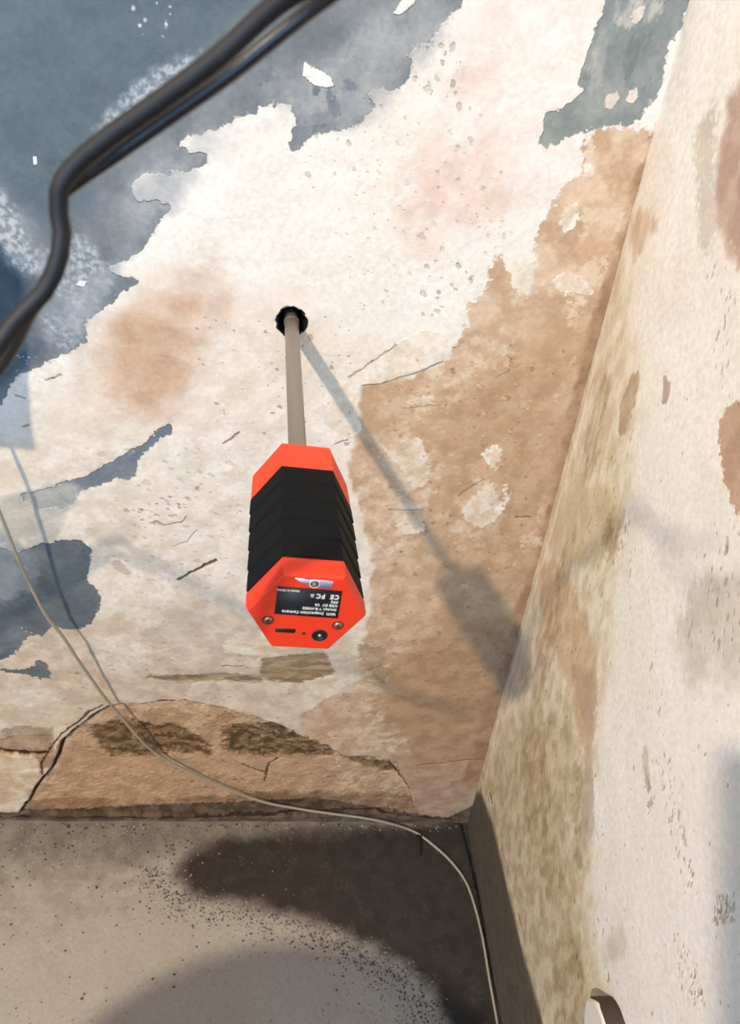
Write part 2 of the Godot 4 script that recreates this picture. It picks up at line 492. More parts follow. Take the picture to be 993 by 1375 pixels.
		s.patch(q, rgb(220, 202, 176), rgb(196, 166, 134), {"blur": 0.012, "rag": 1.5, "n": 1, "sx": 6, "sy": 6, "soft": 0.4, "alpha": 0.65, "fine": 0.5, "thin": 0.4})
	s.patch([-0.1041, 0.4753, -0.0986, 0.4711, -0.0936, 0.4516, -0.0982, 0.4561], cream_l, cream_l, {"blur": 0.003, "rag": 1.3, "n": 2, "soft": 0.15, "alpha": 0.7})
	s.patch([-0.2350, 0.5425, -0.2076, 0.5727, -0.1931, 0.5848, -0.1758, 0.5855, -0.1745, 0.5652, -0.1841, 0.5585, -0.2088, 0.5447, -0.2242, 0.5414, -0.2286, 0.5264, -0.2160, 0.5073, -0.2272, 0.4972, -0.2440, 0.5100, -0.2470, 0.5301], rgb(232, 222, 204), rgb(224, 206, 182), {"blur": 0.003, "rag": 0.6, "n": 1, "soft": 0.1, "dh": 0.35})
	for q in [[-0.0751, 0.4245, -0.0627, 0.4339, -0.0529, 0.4185, -0.0654, 0.4088], [-0.1901, 0.4125, -0.1781, 0.4151, -0.1664, 0.4096, -0.1849, 0.4077], [-0.0692, 0.4465, -0.0685, 0.4695, -0.0630, 0.4601, -0.0605, 0.4341], [-0.0878, 0.5574, -0.0880, 0.5811, -0.0846, 0.5796, -0.0819, 0.5520]]:
		s.patch(q, rgb(214, 190, 160), rgb(190, 156, 122), {"blur": 0.004, "rag": 1.4, "n": 2, "soft": 0.2, "alpha": 0.7, "dh": 0.2})

	# ------ grey paint that the cream has come away from
	var grey := {"blur": 0.0032, "rag": 0.8, "n": 1, "sx": 9, "sy": 9, "fine": 0.8, "soft": 0.06, "dh": -0.8, "mix": 0, "id": 1}
	s.patch([-0.2178, 0.7741, -0.2131, 0.7570, -0.2130, 0.7539, -0.2186, 0.7488, -0.2227, 0.7417, -0.2238, 0.7383, -0.2285, 0.7335, -0.2349, 0.7308, -0.2320, 0.7270, -0.2329, 0.7184, -0.2377, 0.7130, -0.2467, 0.7125, -0.2502, 0.7101, -0.2480, 0.7025, -0.2493, 0.6990, -0.2553, 0.6922, -0.2602, 0.6903, -0.2652, 0.6883, -0.2730, 0.6870, -0.2782, 0.6843, -0.2800, 0.6799, -0.2858, 0.6748, -0.2899, 0.6756, -0.2882, 0.6818, -0.2874, 0.6874, -0.2892, 0.6960, -0.2944, 0.6969, -0.3091, 0.6905, -0.3193, 0.6830, -0.3304, 0.6775, -0.3454, 0.6703, -0.3452, 0.6659, -0.3317, 0.6652, -0.3307, 0.6628, -0.3371, 0.6568, -0.3526, 0.6523, -0.3684, 0.6485, -0.3712, 0.6404, -0.3684, 0.6369, -0.3522, 0.6375, -0.3494, 0.6352, -0.3564, 0.6247, -0.3631, 0.6110, -0.3717, 0.6028, -0.3846, 0.5952, -0.3813, 0.5935, -0.3755, 0.5908, -0.3647, 0.5933, -0.3701, 0.5848, -0.3785, 0.5831, -0.3786, 0.5785, -0.3855, 0.5705, -0.3942, 0.5640, -0.3974, 0.5573, -0.3970, 0.5451, -0.4063, 0.5398, -0.4181, 0.5316, -0.4344, 0.5216, -0.4424, 0.5148, -0.4481, 0.5001, -0.4512, 0.4959, -0.4806, 0.4720, -0.5258, 0.5091, -0.4844, 0.7238], rgb(126, 130, 130), rgb(112, 117, 118), grey)
	s.patch([-0.4782, 0.7249, -0.2879, 0.7608, -0.3163, 0.7288, -0.3472, 0.7008, -0.3762, 0.6718, -0.3956, 0.6467, -0.3926, 0.6238, -0.4166, 0.6119, -0.4443, 0.6386, -0.4934, 0.6413], rgb(88, 101, 105), rgb(93, 106, 110), {"blur": 0.02, "rag": 0.5, "n": 1, "soft": 0.4, "alpha": 0.9})
	s.patch([-0.4804, 0.5894, -0.4409, 0.5998, -0.4247, 0.5807, -0.4328, 0.5565, -0.4258, 0.5381, -0.4450, 0.5150, -0.4791, 0.4835], rgb(62, 76, 86), rgb(74, 88, 96), {"blur": 0.012, "rag": 0.6, "n": 1, "soft": 0.35, "alpha": 0.9})
	# pale scuffs on the grey
	var scuff := {"blur": 0.01, "rag": 1.3, "n": 4, "soft": 0.35, "alpha": 0.75, "thin": 0.5, "mix": 2}
	for q in [[-0.3911, 0.6658, -0.3652, 0.6943, -0.3370, 0.7156, -0.3313, 0.7102, -0.3614, 0.6814, -0.3839, 0.6598], [-0.4451, 0.6310, -0.4342, 0.6289, -0.4251, 0.6022, -0.4183, 0.5861, -0.4345, 0.5836, -0.4478, 0.6069], [-0.4254, 0.5980, -0.3970, 0.6108, -0.3772, 0.5878, -0.3988, 0.5662, -0.4151, 0.5731], [-0.4198, 0.5631, -0.3945, 0.5668, -0.3997, 0.5417, -0.4153, 0.5345]]:
		s.patch(q, rgb(196, 198, 196), rgb(150, 158, 162), scuff)
	s.patch([-0.3809, 0.6133, -0.3727, 0.6428, -0.3385, 0.6711, -0.2885, 0.7112, -0.2486, 0.7443, -0.2223, 0.7614, -0.2161, 0.7374, -0.2350, 0.7173, -0.2542, 0.6927, -0.3129, 0.6898, -0.3608, 0.6248], rgb(168, 168, 164), rgb(152, 153, 151), {"blur": 0.015, "rag": 0.9, "n": 4, "soft": 0.4, "alpha": 0.8})
	s.patch([-0.4195, 0.5678, -0.3812, 0.6005, -0.3530, 0.6382, -0.3688, 0.6110, -0.3901, 0.5721, -0.4039, 0.5461], rgb(160, 162, 162), rgb(140, 146, 150), {"blur": 0.01, "rag": 0.9, "n": 4, "soft": 0.4, "alpha": 0.7})
	# darker worn spots by the white chip
	for q in [[-0.2815, 0.7061, -0.2769, 0.7073, -0.2755, 0.7033, -0.2789, 0.7027], [-0.2735, 0.7071, -0.2693, 0.7079, -0.2694, 0.7032, -0.2637, 0.7003, -0.2640, 0.6971, -0.2699, 0.6953, -0.2718, 0.7020], [-0.2657, 0.7123, -0.2590, 0.7135, -0.2590, 0.7089, -0.2631, 0.7074], [-0.3098, 0.7060, -0.3052, 0.7105, -0.2986, 0.7109, -0.3023, 0.7066, -0.3078, 0.7034], [-0.2874, 0.7024, -0.2845, 0.7029, -0.2841, 0.7003, -0.2867, 0.7002], [-0.2791, 0.6890, -0.2708, 0.6896, -0.2713, 0.6871, -0.2773, 0.6861]]:
		s.patch(q, rgb(96, 104, 110), rgb(120, 126, 130), {"blur": 0.003, "rag": 1.3, "n": 2, "soft": 0.25, "alpha": 0.85})
	for q in [[-0.2860, 0.7172, -0.2864, 0.7109, -0.2787, 0.7074, -0.2744, 0.7074, -0.2690, 0.7091, -0.2718, 0.7127, -0.2763, 0.7145, -0.2833, 0.7162], [-0.2425, 0.7528, -0.2458, 0.7454, -0.2420, 0.7455, -0.2364, 0.7512, -0.2356, 0.7541]]:
		s.patch(q, rgb(238, 232, 220), rgb(232, 224, 210), {"blur": 0.0012, "rag": 0.35, "n": 2, "soft": 0.06, "dh": 0.8})
	for q in [[-0.4018, 0.5823, -0.3992, 0.5859, -0.3955, 0.5855, -0.3969, 0.5822], [-0.4203, 0.6493, -0.4184, 0.6503, -0.4179, 0.6467, -0.4195, 0.6450]]:
		s.patch(q, rgb(228, 226, 220), rgb(228, 226, 220), {"blur": 0.001, "rag": 0.4, "n": 2, "soft": 0.1, "dh": 0.5})
	s.flecks([-0.3722, 0.7276, -0.3517, 0.7314, -0.3513, 0.7162, -0.3723, 0.7124], 14, 0.0004, 0.0012, rgb(220, 222, 220), 0.9)
	s.flecks([-0.4387, 0.5362, -0.4215, 0.5387, -0.4225, 0.5232, -0.4401, 0.5208], 10, 0.0004, 0.0011, rgb(210, 212, 210), 0.9)
	# second grey patch, up by the corner
	grey.id = 2
	s.patch([-0.1424, 0.7794, -0.1408, 0.7704, -0.1410, 0.7607, -0.1425, 0.7488, -0.1421, 0.7369, -0.1396, 0.7276, -0.1424, 0.7235, -0.1502, 0.7179, -0.1550, 0.7167, -0.1526, 0.6998, -0.1463, 0.7009, -0.1375, 0.7075, -0.1263, 0.7133, -0.1165, 0.7168, -0.1063, 0.7195, -0.0984, 0.7246, -0.0996, 0.7309, -0.0955, 0.7347, -0.0971, 0.7449, -0.1007, 0.7563, -0.0977, 0.7636, -0.0978, 0.7735, -0.1011, 0.7871], rgb(128, 134, 128), rgb(146, 148, 140), grey)
	s.patch([-0.1342, 0.7619, -0.1326, 0.7506, -0.1294, 0.7321, -0.1348, 0.7293, -0.1389, 0.7478, -0.1380, 0.7612], rgb(178, 174, 162), rgb(150, 152, 146), {"blur": 0.004, "rag": 1.0, "n": 2, "soft": 0.3, "alpha": 0.8, "sx": 10, "sy": 3})
	s.patch([-0.1388, 0.7707, -0.1120, 0.7757, -0.1105, 0.7679, -0.1176, 0.7650, -0.1261, 0.7601, -0.1351, 0.7618], rgb(190, 182, 168), rgb(140, 144, 138), {"blur": 0.005, "rag": 1.5, "n": 2, "soft": 0.3, "alpha": 0.8, "sx": 9, "sy": 3})
	s.patch([-0.1260, 0.7552, -0.1076, 0.7618, -0.1024, 0.7457, -0.1040, 0.7347, -0.1178, 0.7359], rgb(106, 114, 110), rgb(132, 138, 132), {"blur": 0.006, "rag": 1.2, "n": 2, "soft": 0.3, "alpha": 0.75, "sx": 8, "sy": 3})
	for q in [[-0.1230, 0.7250, -0.1243, 0.7303, -0.1188, 0.7339, -0.1171, 0.7279, -0.1197, 0.7247], [-0.1125, 0.7287, -0.1130, 0.7349, -0.1091, 0.7371, -0.1077, 0.7304], [-0.1280, 0.7647, -0.1241, 0.7702, -0.1193, 0.7711, -0.1202, 0.7637], [-0.0983, 0.7330, -0.0989, 0.7283, -0.1015, 0.7315]]:
		s.patch(q, rgb(220, 204, 188), rgb(206, 190, 174), {"blur": 0.0025, "rag": 1.0, "n": 2, "soft": 0.15, "dh": 0.5})
	# grey strip running up to the right
	grey.id = 3
	s.patch([-0.4481, 0.4245, -0.4324, 0.4288, -0.4128, 0.4401, -0.4004, 0.4461, -0.3846, 0.4590, -0.3707, 0.4704, -0.3605, 0.4791, -0.3538, 0.4904, -0.3451, 0.4956, -0.3445, 0.4885, -0.3469, 0.4851, -0.3537, 0.4821, -0.3604, 0.4717, -0.3673, 0.4611, -0.3669, 0.4522, -0.3708, 0.4450, -0.3813, 0.4461, -0.3849, 0.4422, -0.3938, 0.4378, -0.4044, 0.4331, -0.4102, 0.4208, -0.4176, 0.4148, -0.4335, 0.4135], rgb(124, 130, 132), rgb(110, 117, 122), grey)
	s.patch([-0.4517, 0.4232, -0.4323, 0.4299, -0.4110, 0.4415, -0.4025, 0.4379, -0.4103, 0.4197, -0.4177, 0.4117, -0.4200, 0.3956, -0.4265, 0.3836, -0.4379, 0.3761, -0.4519, 0.3823, -0.4737, 0.3775, -0.4696, 0.4142], rgb(172, 170, 160), rgb(190, 184, 170), {"blur": 0.006, "rag": 0.9, "n": 1, "soft": 0.3, "alpha": 0.8})
	# large grey patch low on the left
	grey.id = 4
	s.patch([-0.4982, 0.3775, -0.4742, 0.3724, -0.4634, 0.3735, -0.4530, 0.3694, -0.4398, 0.3759, -0.4358, 0.3809, -0.4229, 0.3840, -0.4155, 0.3861, -0.4059, 0.3858, -0.3992, 0.3774, -0.4015, 0.3640, -0.4050, 0.3459, -0.3966, 0.3369, -0.3938, 0.3257, -0.3973, 0.3121, -0.4028, 0.2981, -0.4101, 0.2919, -0.4243, 0.2902, -0.4321, 0.2938, -0.4410, 0.2796, -0.4508, 0.2819, -0.4579, 0.2688, -0.4651, 0.2555, -0.4758, 0.2498, -0.5177, 0.2354], rgb(94, 101, 106), rgb(106, 113, 117), grey)
	s.patch([-0.4884, 0.3859, -0.4627, 0.3812, -0.4412, 0.3809, -0.4369, 0.3658, -0.4445, 0.3381, -0.4579, 0.3143, -0.4988, 0.3050], rgb(140, 146, 148), rgb(122, 130, 134), {"blur": 0.012, "rag": 1.0, "n": 1, "soft": 0.35, "alpha": 0.8})
	s.patch([-0.5003, 0.2931, -0.4589, 0.3025, -0.4486, 0.2852, -0.4622, 0.2653, -0.5067, 0.2427], rgb(122, 130, 132), rgb(104, 114, 120), {"blur": 0.01, "rag": 1.0, "n": 1, "soft": 0.35, "alpha": 0.7})
	s.flecks([-0.4597, 0.2934, -0.4459, 0.2945, -0.4470, 0.2791, -0.4608, 0.2811], 8, 0.0005, 0.0015, rgb(214, 204, 188), 0.9)
	grey.id = 5
	s.patch([-0.4890, 0.2390, -0.4769, 0.2382, -0.4647, 0.2373, -0.4562, 0.2396, -0.4492, 0.2451, -0.4449, 0.2523, -0.4392, 0.2458, -0.4366, 0.2300, -0.4468, 0.2266, -0.4528, 0.2296, -0.4646, 0.2336, -0.4773, 0.2348, -0.4896, 0.2340], rgb(100, 106, 110), rgb(118, 122, 124), grey)
	# cream again over the edge of the grey, left
	s.patch([-0.3873, 0.3654, -0.3805, 0.3714, -0.3710, 0.3588, -0.3700, 0.3528, -0.3768, 0.3555, -0.3826, 0.3604], rgb(176, 154, 140), rgb(190, 168, 150), {"blur": 0.003, "rag": 1.0, "n": 2, "soft": 0.2, "alpha": 0.7})
	s.patch([-0.4003, 0.4002, -0.3856, 0.4067, -0.3672, 0.4111, -0.3598, 0.4045, -0.3747, 0.3825, -0.3990, 0.3826], rgb(200, 178, 158), rgb(210, 190, 170), {"blur": 0.01, "rag": 1.0, "n": 1, "soft": 0.4, "alpha": 0.6})
	s.patch([-0.3526, 0.3021, -0.3302, 0.3193, -0.3101, 0.3330, -0.3048, 0.3153, -0.3246, 0.2854, -0.3459, 0.2837], rgb(186, 168, 154), rgb(200, 182, 166), {"blur": 0.02, "rag": 0.8, "n": 1, "soft": 0.5, "alpha": 0.6})

	# ------ trowel scratches and pits
	var cut := rgb(150, 128, 106)
	for q in [[-0.4227, 0.5176, -0.4182, 0.5196, -0.4130, 0.5234], [-0.4417, 0.5051, -0.4360, 0.5041], [-0.4385, 0.4819, -0.4350, 0.4837], [-0.3096, 0.4856, -0.3008, 0.4946], [-0.2337, 0.5456, -0.2205, 0.5588, -0.2075, 0.5722], [-0.3102, 0.4843, -0.3012, 0.4939], [-0.1346, 0.4591, -0.1198, 0.4759], [-0.2341, 0.4938, -0.2265, 0.4982]]:
		s.stroke(q, 0.0011, cut, 0.7, -0.5, 0.5)
	s.stroke([-0.3363, 0.3537, -0.3279, 0.3624, -0.3182, 0.3694, -0.3087, 0.3763], 0.0022, rgb(88, 78, 68), 0.9, -1.2, 0.7)
	s.stroke([-0.3486, 0.4077, -0.3356, 0.4121, -0.3325, 0.4183], 0.0009, cut, 0.8, -0.5, 0.5)
	s.stroke([-0.3405, 0.3886, -0.3311, 0.3935, -0.3244, 0.4062], 0.0012, rgb(186, 166, 146), 0.8, -0.4, 0.5)
	s.stroke([-0.1357, 0.5585, -0.1280, 0.5639, -0.1288, 0.5735, -0.1334, 0.5751], 0.001, cut, 0.6, -0.4, 0.8)
	s.stroke([-0.2242, 0.5414, -0.2087, 0.5443, -0.1840, 0.5582, -0.1743, 0.5645], 0.0009, cut, 0.7, -0.4, 0.5)
	s.stroke([-0.1854, 0.4404, -0.1583, 0.4434], 0.0008, cut, 0.7, -0.3, 0.4)
	s.stroke([-0.1944, 0.5279, -0.1677, 0.5328], 0.0008, cut, 0.6, -0.3, 0.6)
	s.stroke([-0.0839, 0.4449, -0.0731, 0.4450], 0.001, rgb(120, 92, 66), 0.7, -0.5, 0.6)
	var grit := rgb(132, 118, 104)
	s.flecks([-0.2943, 0.6965, -0.2009, 0.7401, -0.1457, 0.6459, -0.2356, 0.5901], 240, 0.0004, 0.0022, rgb(158, 144, 128), 0.45, -0.3, 1.4, 0.6)
	s.flecks([-0.2347, 0.7306, -0.2215, 0.7412, -0.2064, 0.7439, -0.1973, 0.7112, -0.2196, 0.7092, -0.2326, 0.7033], 18, 0.0010, 0.0026, rgb(160, 152, 140), 0.7, -0.5, 1.3, 0.9)
	s.flecks([-0.2069, 0.6311, -0.1818, 0.6380, -0.1682, 0.6180, -0.1910, 0.5913, -0.1982, 0.5936], 28, 0.0008, 0.0024, rgb(170, 156, 140), 0.6, -0.5, 1.4, 0.6)
	s.flecks([-0.3745, 0.4176, -0.3206, 0.4497, -0.3233, 0.4305, -0.3597, 0.4020], 90, 0.0006, 0.0024, rgb(150, 130, 110), 0.7, -0.5, 1.8, 0.45)
	s.flecks([-0.3429, 0.5744, -0.2356, 0.5901, -0.2180, 0.4928, -0.3098, 0.4815], 90, 0.0004, 0.0016, grit, 0.6, -0.4, 1.4, 0.5)
	s.flecks([-0.2111, 0.5630, -0.0898, 0.6012, -0.0160, 0.1515, -0.1618, 0.2580], 420, 0.0005, 0.0024, rgb(134, 102, 72), 0.5, -0.4, 1.5, 0.6)
	s.flecks([-0.4417, 0.2390, -0.1954, 0.2949, -0.0477, 0.1502, -0.4488, 0.1334], 300, 0.0004, 0.002, rgb(124, 102, 80), 0.45, -0.4, 1.6, 0.1)
	s.flecks([-0.2111, 0.5630, -0.0898, 0.6012, -0.0524, 0.3617, -0.1797, 0.3503], 160, 0.0006, 0.003, rgb(216, 190, 160), 0.5, 0.3, 1.6, 0.5)
	s.flecks([-0.4074, 0.4694, -0.2948, 0.4833, -0.2744, 0.2504, -0.3996, 0.2419], 220, 0.0005, 0.0022, rgb(176, 154, 132), 0.5, -0.3, 1.8, 0.5)
	# the mortar bed that shows as dark rough lines low on the wall
	for q in [[-0.3626, 0.2373, -0.3271, 0.2396, -0.2914, 0.2455, -0.2589, 0.2424, -0.2581, 0.2345, -0.2929, 0.2344, -0.3268, 0.2301, -0.3492, 0.2329], [-0.2629, 0.2659, -0.2316, 0.2750, -0.2085, 0.2786, -0.1947, 0.2507, -0.2264, 0.2352, -0.2602, 0.2392]]:
		s.patch(q, rgb(120, 98, 70), rgb(164, 138, 106), {"blur": 0.003, "rag": 1.2, "n": 2, "soft": 0.3, "alpha": 0.85, "dh": -0.8, "sx": 2, "sy": 7})
	s.patch([-0.2962, 0.2853, -0.2202, 0.2874, -0.2059, 0.2788, -0.2568, 0.2693, -0.2953, 0.2723], rgb(226, 214, 190), rgb(200, 180, 150), {"blur": 0.003, "rag": 1.2, "n": 2, "soft": 0.3, "alpha": 0.8, "dh": 0.5, "sx": 2, "sy": 6})
	s.stroke([-0.2943, 0.2548, -0.2764, 0.2571], 0.0015, rgb(140, 116, 90), 0.8, -0.6, 0.7)
	for q in [[-0.1815, 0.2912, -0.1543, 0.2885, -0.1506, 0.2536, -0.1720, 0.2573], [-0.1695, 0.2625, -0.1486, 0.2609, -0.1463, 0.2360]]:
		s.patch(q, rgb(140, 116, 90), rgb(170, 144, 114), {"blur": 0.004, "rag": 1.4, "n": 2, "soft": 0.35, "alpha": 0.7, "dh": -0.4})
	s.stroke([-0.0860, 0.1124, -0.0554, 0.1187, -0.0205, 0.1253], 0.0016, rgb(120, 88, 60), 0.8, -0.6, 0.8)

	# ------ the place where the plaster has fallen away at the foot of the wall
	s.patch([-0.5317, 0.1333, -0.4868, 0.1392, -0.4729, 0.1438, -0.4410, 0.1492, -0.4419, 0.0951, -0.4777, 0.0896, -0.5379, 0.0877], rgb(150, 118, 90), rgb(180, 150, 120), {"blur": 0.005, "rag": 1.0, "n": 1, "soft": 0.3, "alpha": 0.85, "dh": -0.8})
	s.patch([-0.5344, 0.1132, -0.4890, 0.1169, -0.4619, 0.1117, -0.4542, 0.1056, -0.4576, 0.0749, -0.4718, 0.0471, -0.4972, 0.0349, -0.5449, 0.0364], rgb(216, 200, 172), rgb(198, 172, 140), {"blur": 0.003, "rag": 0.8, "n": 2, "soft": 0.15, "dh": 0.6})
	s.patch([-0.4805, 0.0159, -0.4699, 0.0401, -0.4579, 0.0704, -0.4442, 0.0974, -0.4396, 0.1146, -0.4335, 0.1397, -0.4176, 0.1623, -0.3941, 0.1892, -0.3838, 0.1958, -0.3578, 0.1987, -0.3258, 0.2043, -0.2951, 0.1977, -0.2628, 0.1846, -0.2372, 0.1751, -0.2149, 0.1576, -0.1893, 0.1415, -0.1684, 0.1269, -0.1399, 0.1189, -0.1102, 0.1153, -0.0986, 0.0944, -0.0861, 0.0703, -0.0681, 0.0239, -0.1784, 0.0119, -0.3453, 0.0100], rgb(182, 149, 115), rgb(204, 173, 138), {"blur": 0.0025, "rag": 0.7, "n": 2, "fine": 0.6, "soft": 0.06, "dh": -3.6, "bump": 0.5, "id": 6})
	s.patch([-0.4609, 0.0283, -0.4378, 0.0844, -0.4188, 0.1321, -0.3853, 0.1697, -0.3247, 0.1767, -0.2605, 0.1597, -0.2051, 0.1233, -0.1611, 0.0830, -0.1510, 0.0228], rgb(186, 150, 116), rgb(172, 136, 104), {"blur": 0.02, "rag": 0.5, "n": 1, "soft": 0.5, "dh": -2.5, "alpha": 0.5})
	for q in [[-0.4087, 0.1548, -0.3807, 0.1680, -0.3527, 0.1614, -0.3264, 0.1586, -0.3008, 0.1327, -0.2972, 0.1133, -0.3324, 0.1186, -0.3569, 0.1090, -0.3959, 0.1098, -0.4024, 0.1328], [-0.2875, 0.1608, -0.2657, 0.1688, -0.2377, 0.1725, -0.2159, 0.1593, -0.1901, 0.1434, -0.1688, 0.1240, -0.1954, 0.1179, -0.2254, 0.1168, -0.2551, 0.1158, -0.2846, 0.1198], [-0.1688, 0.1240, -0.1407, 0.1225, -0.1110, 0.1157, -0.1032, 0.0943, -0.1235, 0.0992, -0.1579, 0.1140]]:
		s.patch(q, rgb(80, 62, 42), rgb(132, 102, 72), {"blur": 0.010, "rag": 1.3, "n": 1, "sx": 6, "sy": 9, "fine": 0.7, "soft": 0.4, "alpha": 0.92, "dh": -1.4, "bump": 0.35, "mix": 1})
	s.patch([-0.2962, 0.1782, -0.2870, 0.1846, -0.2769, 0.1791, -0.2810, 0.1689, -0.2907, 0.1684], rgb(140, 106, 76), rgb(166, 128, 94), {"blur": 0.003, "rag": 1.2, "n": 2, "soft": 0.3, "alpha": 0.7, "dh": -0.6})
	s.patch([-0.4725, 0.0377, -0.3562, 0.0300, -0.2396, 0.0519, -0.0812, 0.0552, -0.0595, 0.0132, -0.4858, -0.0015], rgb(120, 92, 66), rgb(150, 118, 88), {"blur": 0.006, "rag": 1.1, "n": 1, "soft": 0.35, "alpha": 0.75})
	s.flecks([-0.4488, 0.1334, -0.4012, 0.1858, -0.2904, 0.2027, -0.1507, 0.1206, -0.0656, 0.0245, -0.4565, 0.0192], 520, 0.0004, 0.0026, rgb(112, 82, 56), 0.55, -0.8, 1.5, 0.1)
	s.flecks([-0.4488, 0.1334, -0.4012, 0.1858, -0.2904, 0.2027, -0.1507, 0.1206, -0.0656, 0.0245, -0.4565, 0.0192], 300, 0.0005, 0.0022, rgb(206, 170, 134), 0.5, 0.6, 1.4, 0.1)
	s.stroke([-0.2655, 0.1000, -0.2400, 0.0849, -0.2387, 0.1009, -0.2308, 0.1115], 0.002, rgb(86, 62, 42), 0.8, -1.2, 0.8)
	s.stroke([-0.2401, 0.0714, -0.2391, 0.0903], 0.0016, rgb(86, 62, 42), 0.8, -1.0, 0.8)
	s.stroke([-0.1687, 0.1230, -0.1433, 0.1198, -0.1202, 0.1143, -0.1038, 0.0971, -0.0839, 0.0668], 0.0018, rgb(84, 60, 42), 0.85, -1.0, 0.8)
	var crack := rgb(70, 46, 30)
	s.stroke([-0.4795, 0.0193, -0.4699, 0.0401, -0.4579, 0.0704, -0.4442, 0.0965, -0.4380, 0.1147, -0.4323, 0.1405, -0.4176, 0.1623, -0.3929, 0.1904], 0.0026, crack, 0.9, -2.0, 0.7)
	s.stroke([-0.4546, 0.0839, -0.4545, 0.1013, -0.4447, 0.1269, -0.4341, 0.1497, -0.4172, 0.1701, -0.4077, 0.1839, -0.3962, 0.1951], 0.0018, crack, 0.75, -1.0, 0.7)
	s.stroke([-0.3929, 0.1923, -0.3782, 0.1961, -0.3578, 0.1995, -0.3396, 0.2028, -0.3247, 0.2051], 0.002, crack, 0.85, -1.0, 0.6)
	s.stroke([-0.3246, 0.2044, -0.2951, 0.1985, -0.2629, 0.1854, -0.2320, 0.1733], 0.0009, rgb(120, 86, 60), 0.8, -0.4, 0.5)
	s.patch([-0.4854, 0.1532, -0.4715, 0.1597, -0.4404, 0.1592, -0.4421, 0.1311, -0.4657, 0.1220, -0.4882, 0.1252], rgb(150, 126, 100), rgb(184, 160, 132), {"blur": 0.004, "rag": 1.2, "n": 2, "soft": 0.3, "alpha": 0.7, "dh": -0.5})
	s.stroke([-0.5152, 0.1241, -0.4885, 0.1219, -0.4752, 0.1183, -0.4615, 0.1171, -0.4503, 0.1192], 0.0075, rgb(58, 42, 28), 0.95, -3.0, 0.35)
	# dirt caught where the wall meets the floor
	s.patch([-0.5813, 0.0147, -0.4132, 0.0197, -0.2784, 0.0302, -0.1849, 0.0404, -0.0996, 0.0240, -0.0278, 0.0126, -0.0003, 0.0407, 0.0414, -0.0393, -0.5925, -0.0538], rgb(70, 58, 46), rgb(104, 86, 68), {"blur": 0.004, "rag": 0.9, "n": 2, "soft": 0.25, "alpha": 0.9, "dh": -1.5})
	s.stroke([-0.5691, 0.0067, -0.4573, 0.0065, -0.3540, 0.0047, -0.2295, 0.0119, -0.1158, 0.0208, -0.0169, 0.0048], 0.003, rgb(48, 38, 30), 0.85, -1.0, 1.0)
	# shade inside the drilled hole, painted into its colour as near black
	var hole := []
	for k in 24:
		var r := 0.0099 + 0.0006 * sin(k * 2.3)
		hole.append_array([HOLE.x + cos(TAU * k / 24.0) * r, HOLE.y + sin(TAU * k / 24.0) * r])
	s.patch(hole, rgb(26, 22, 19), rgb(34, 28, 24), {"blur": 0.0008, "rag": 0.5, "n": 2, "soft": 0.15, "id": 7})
	return s


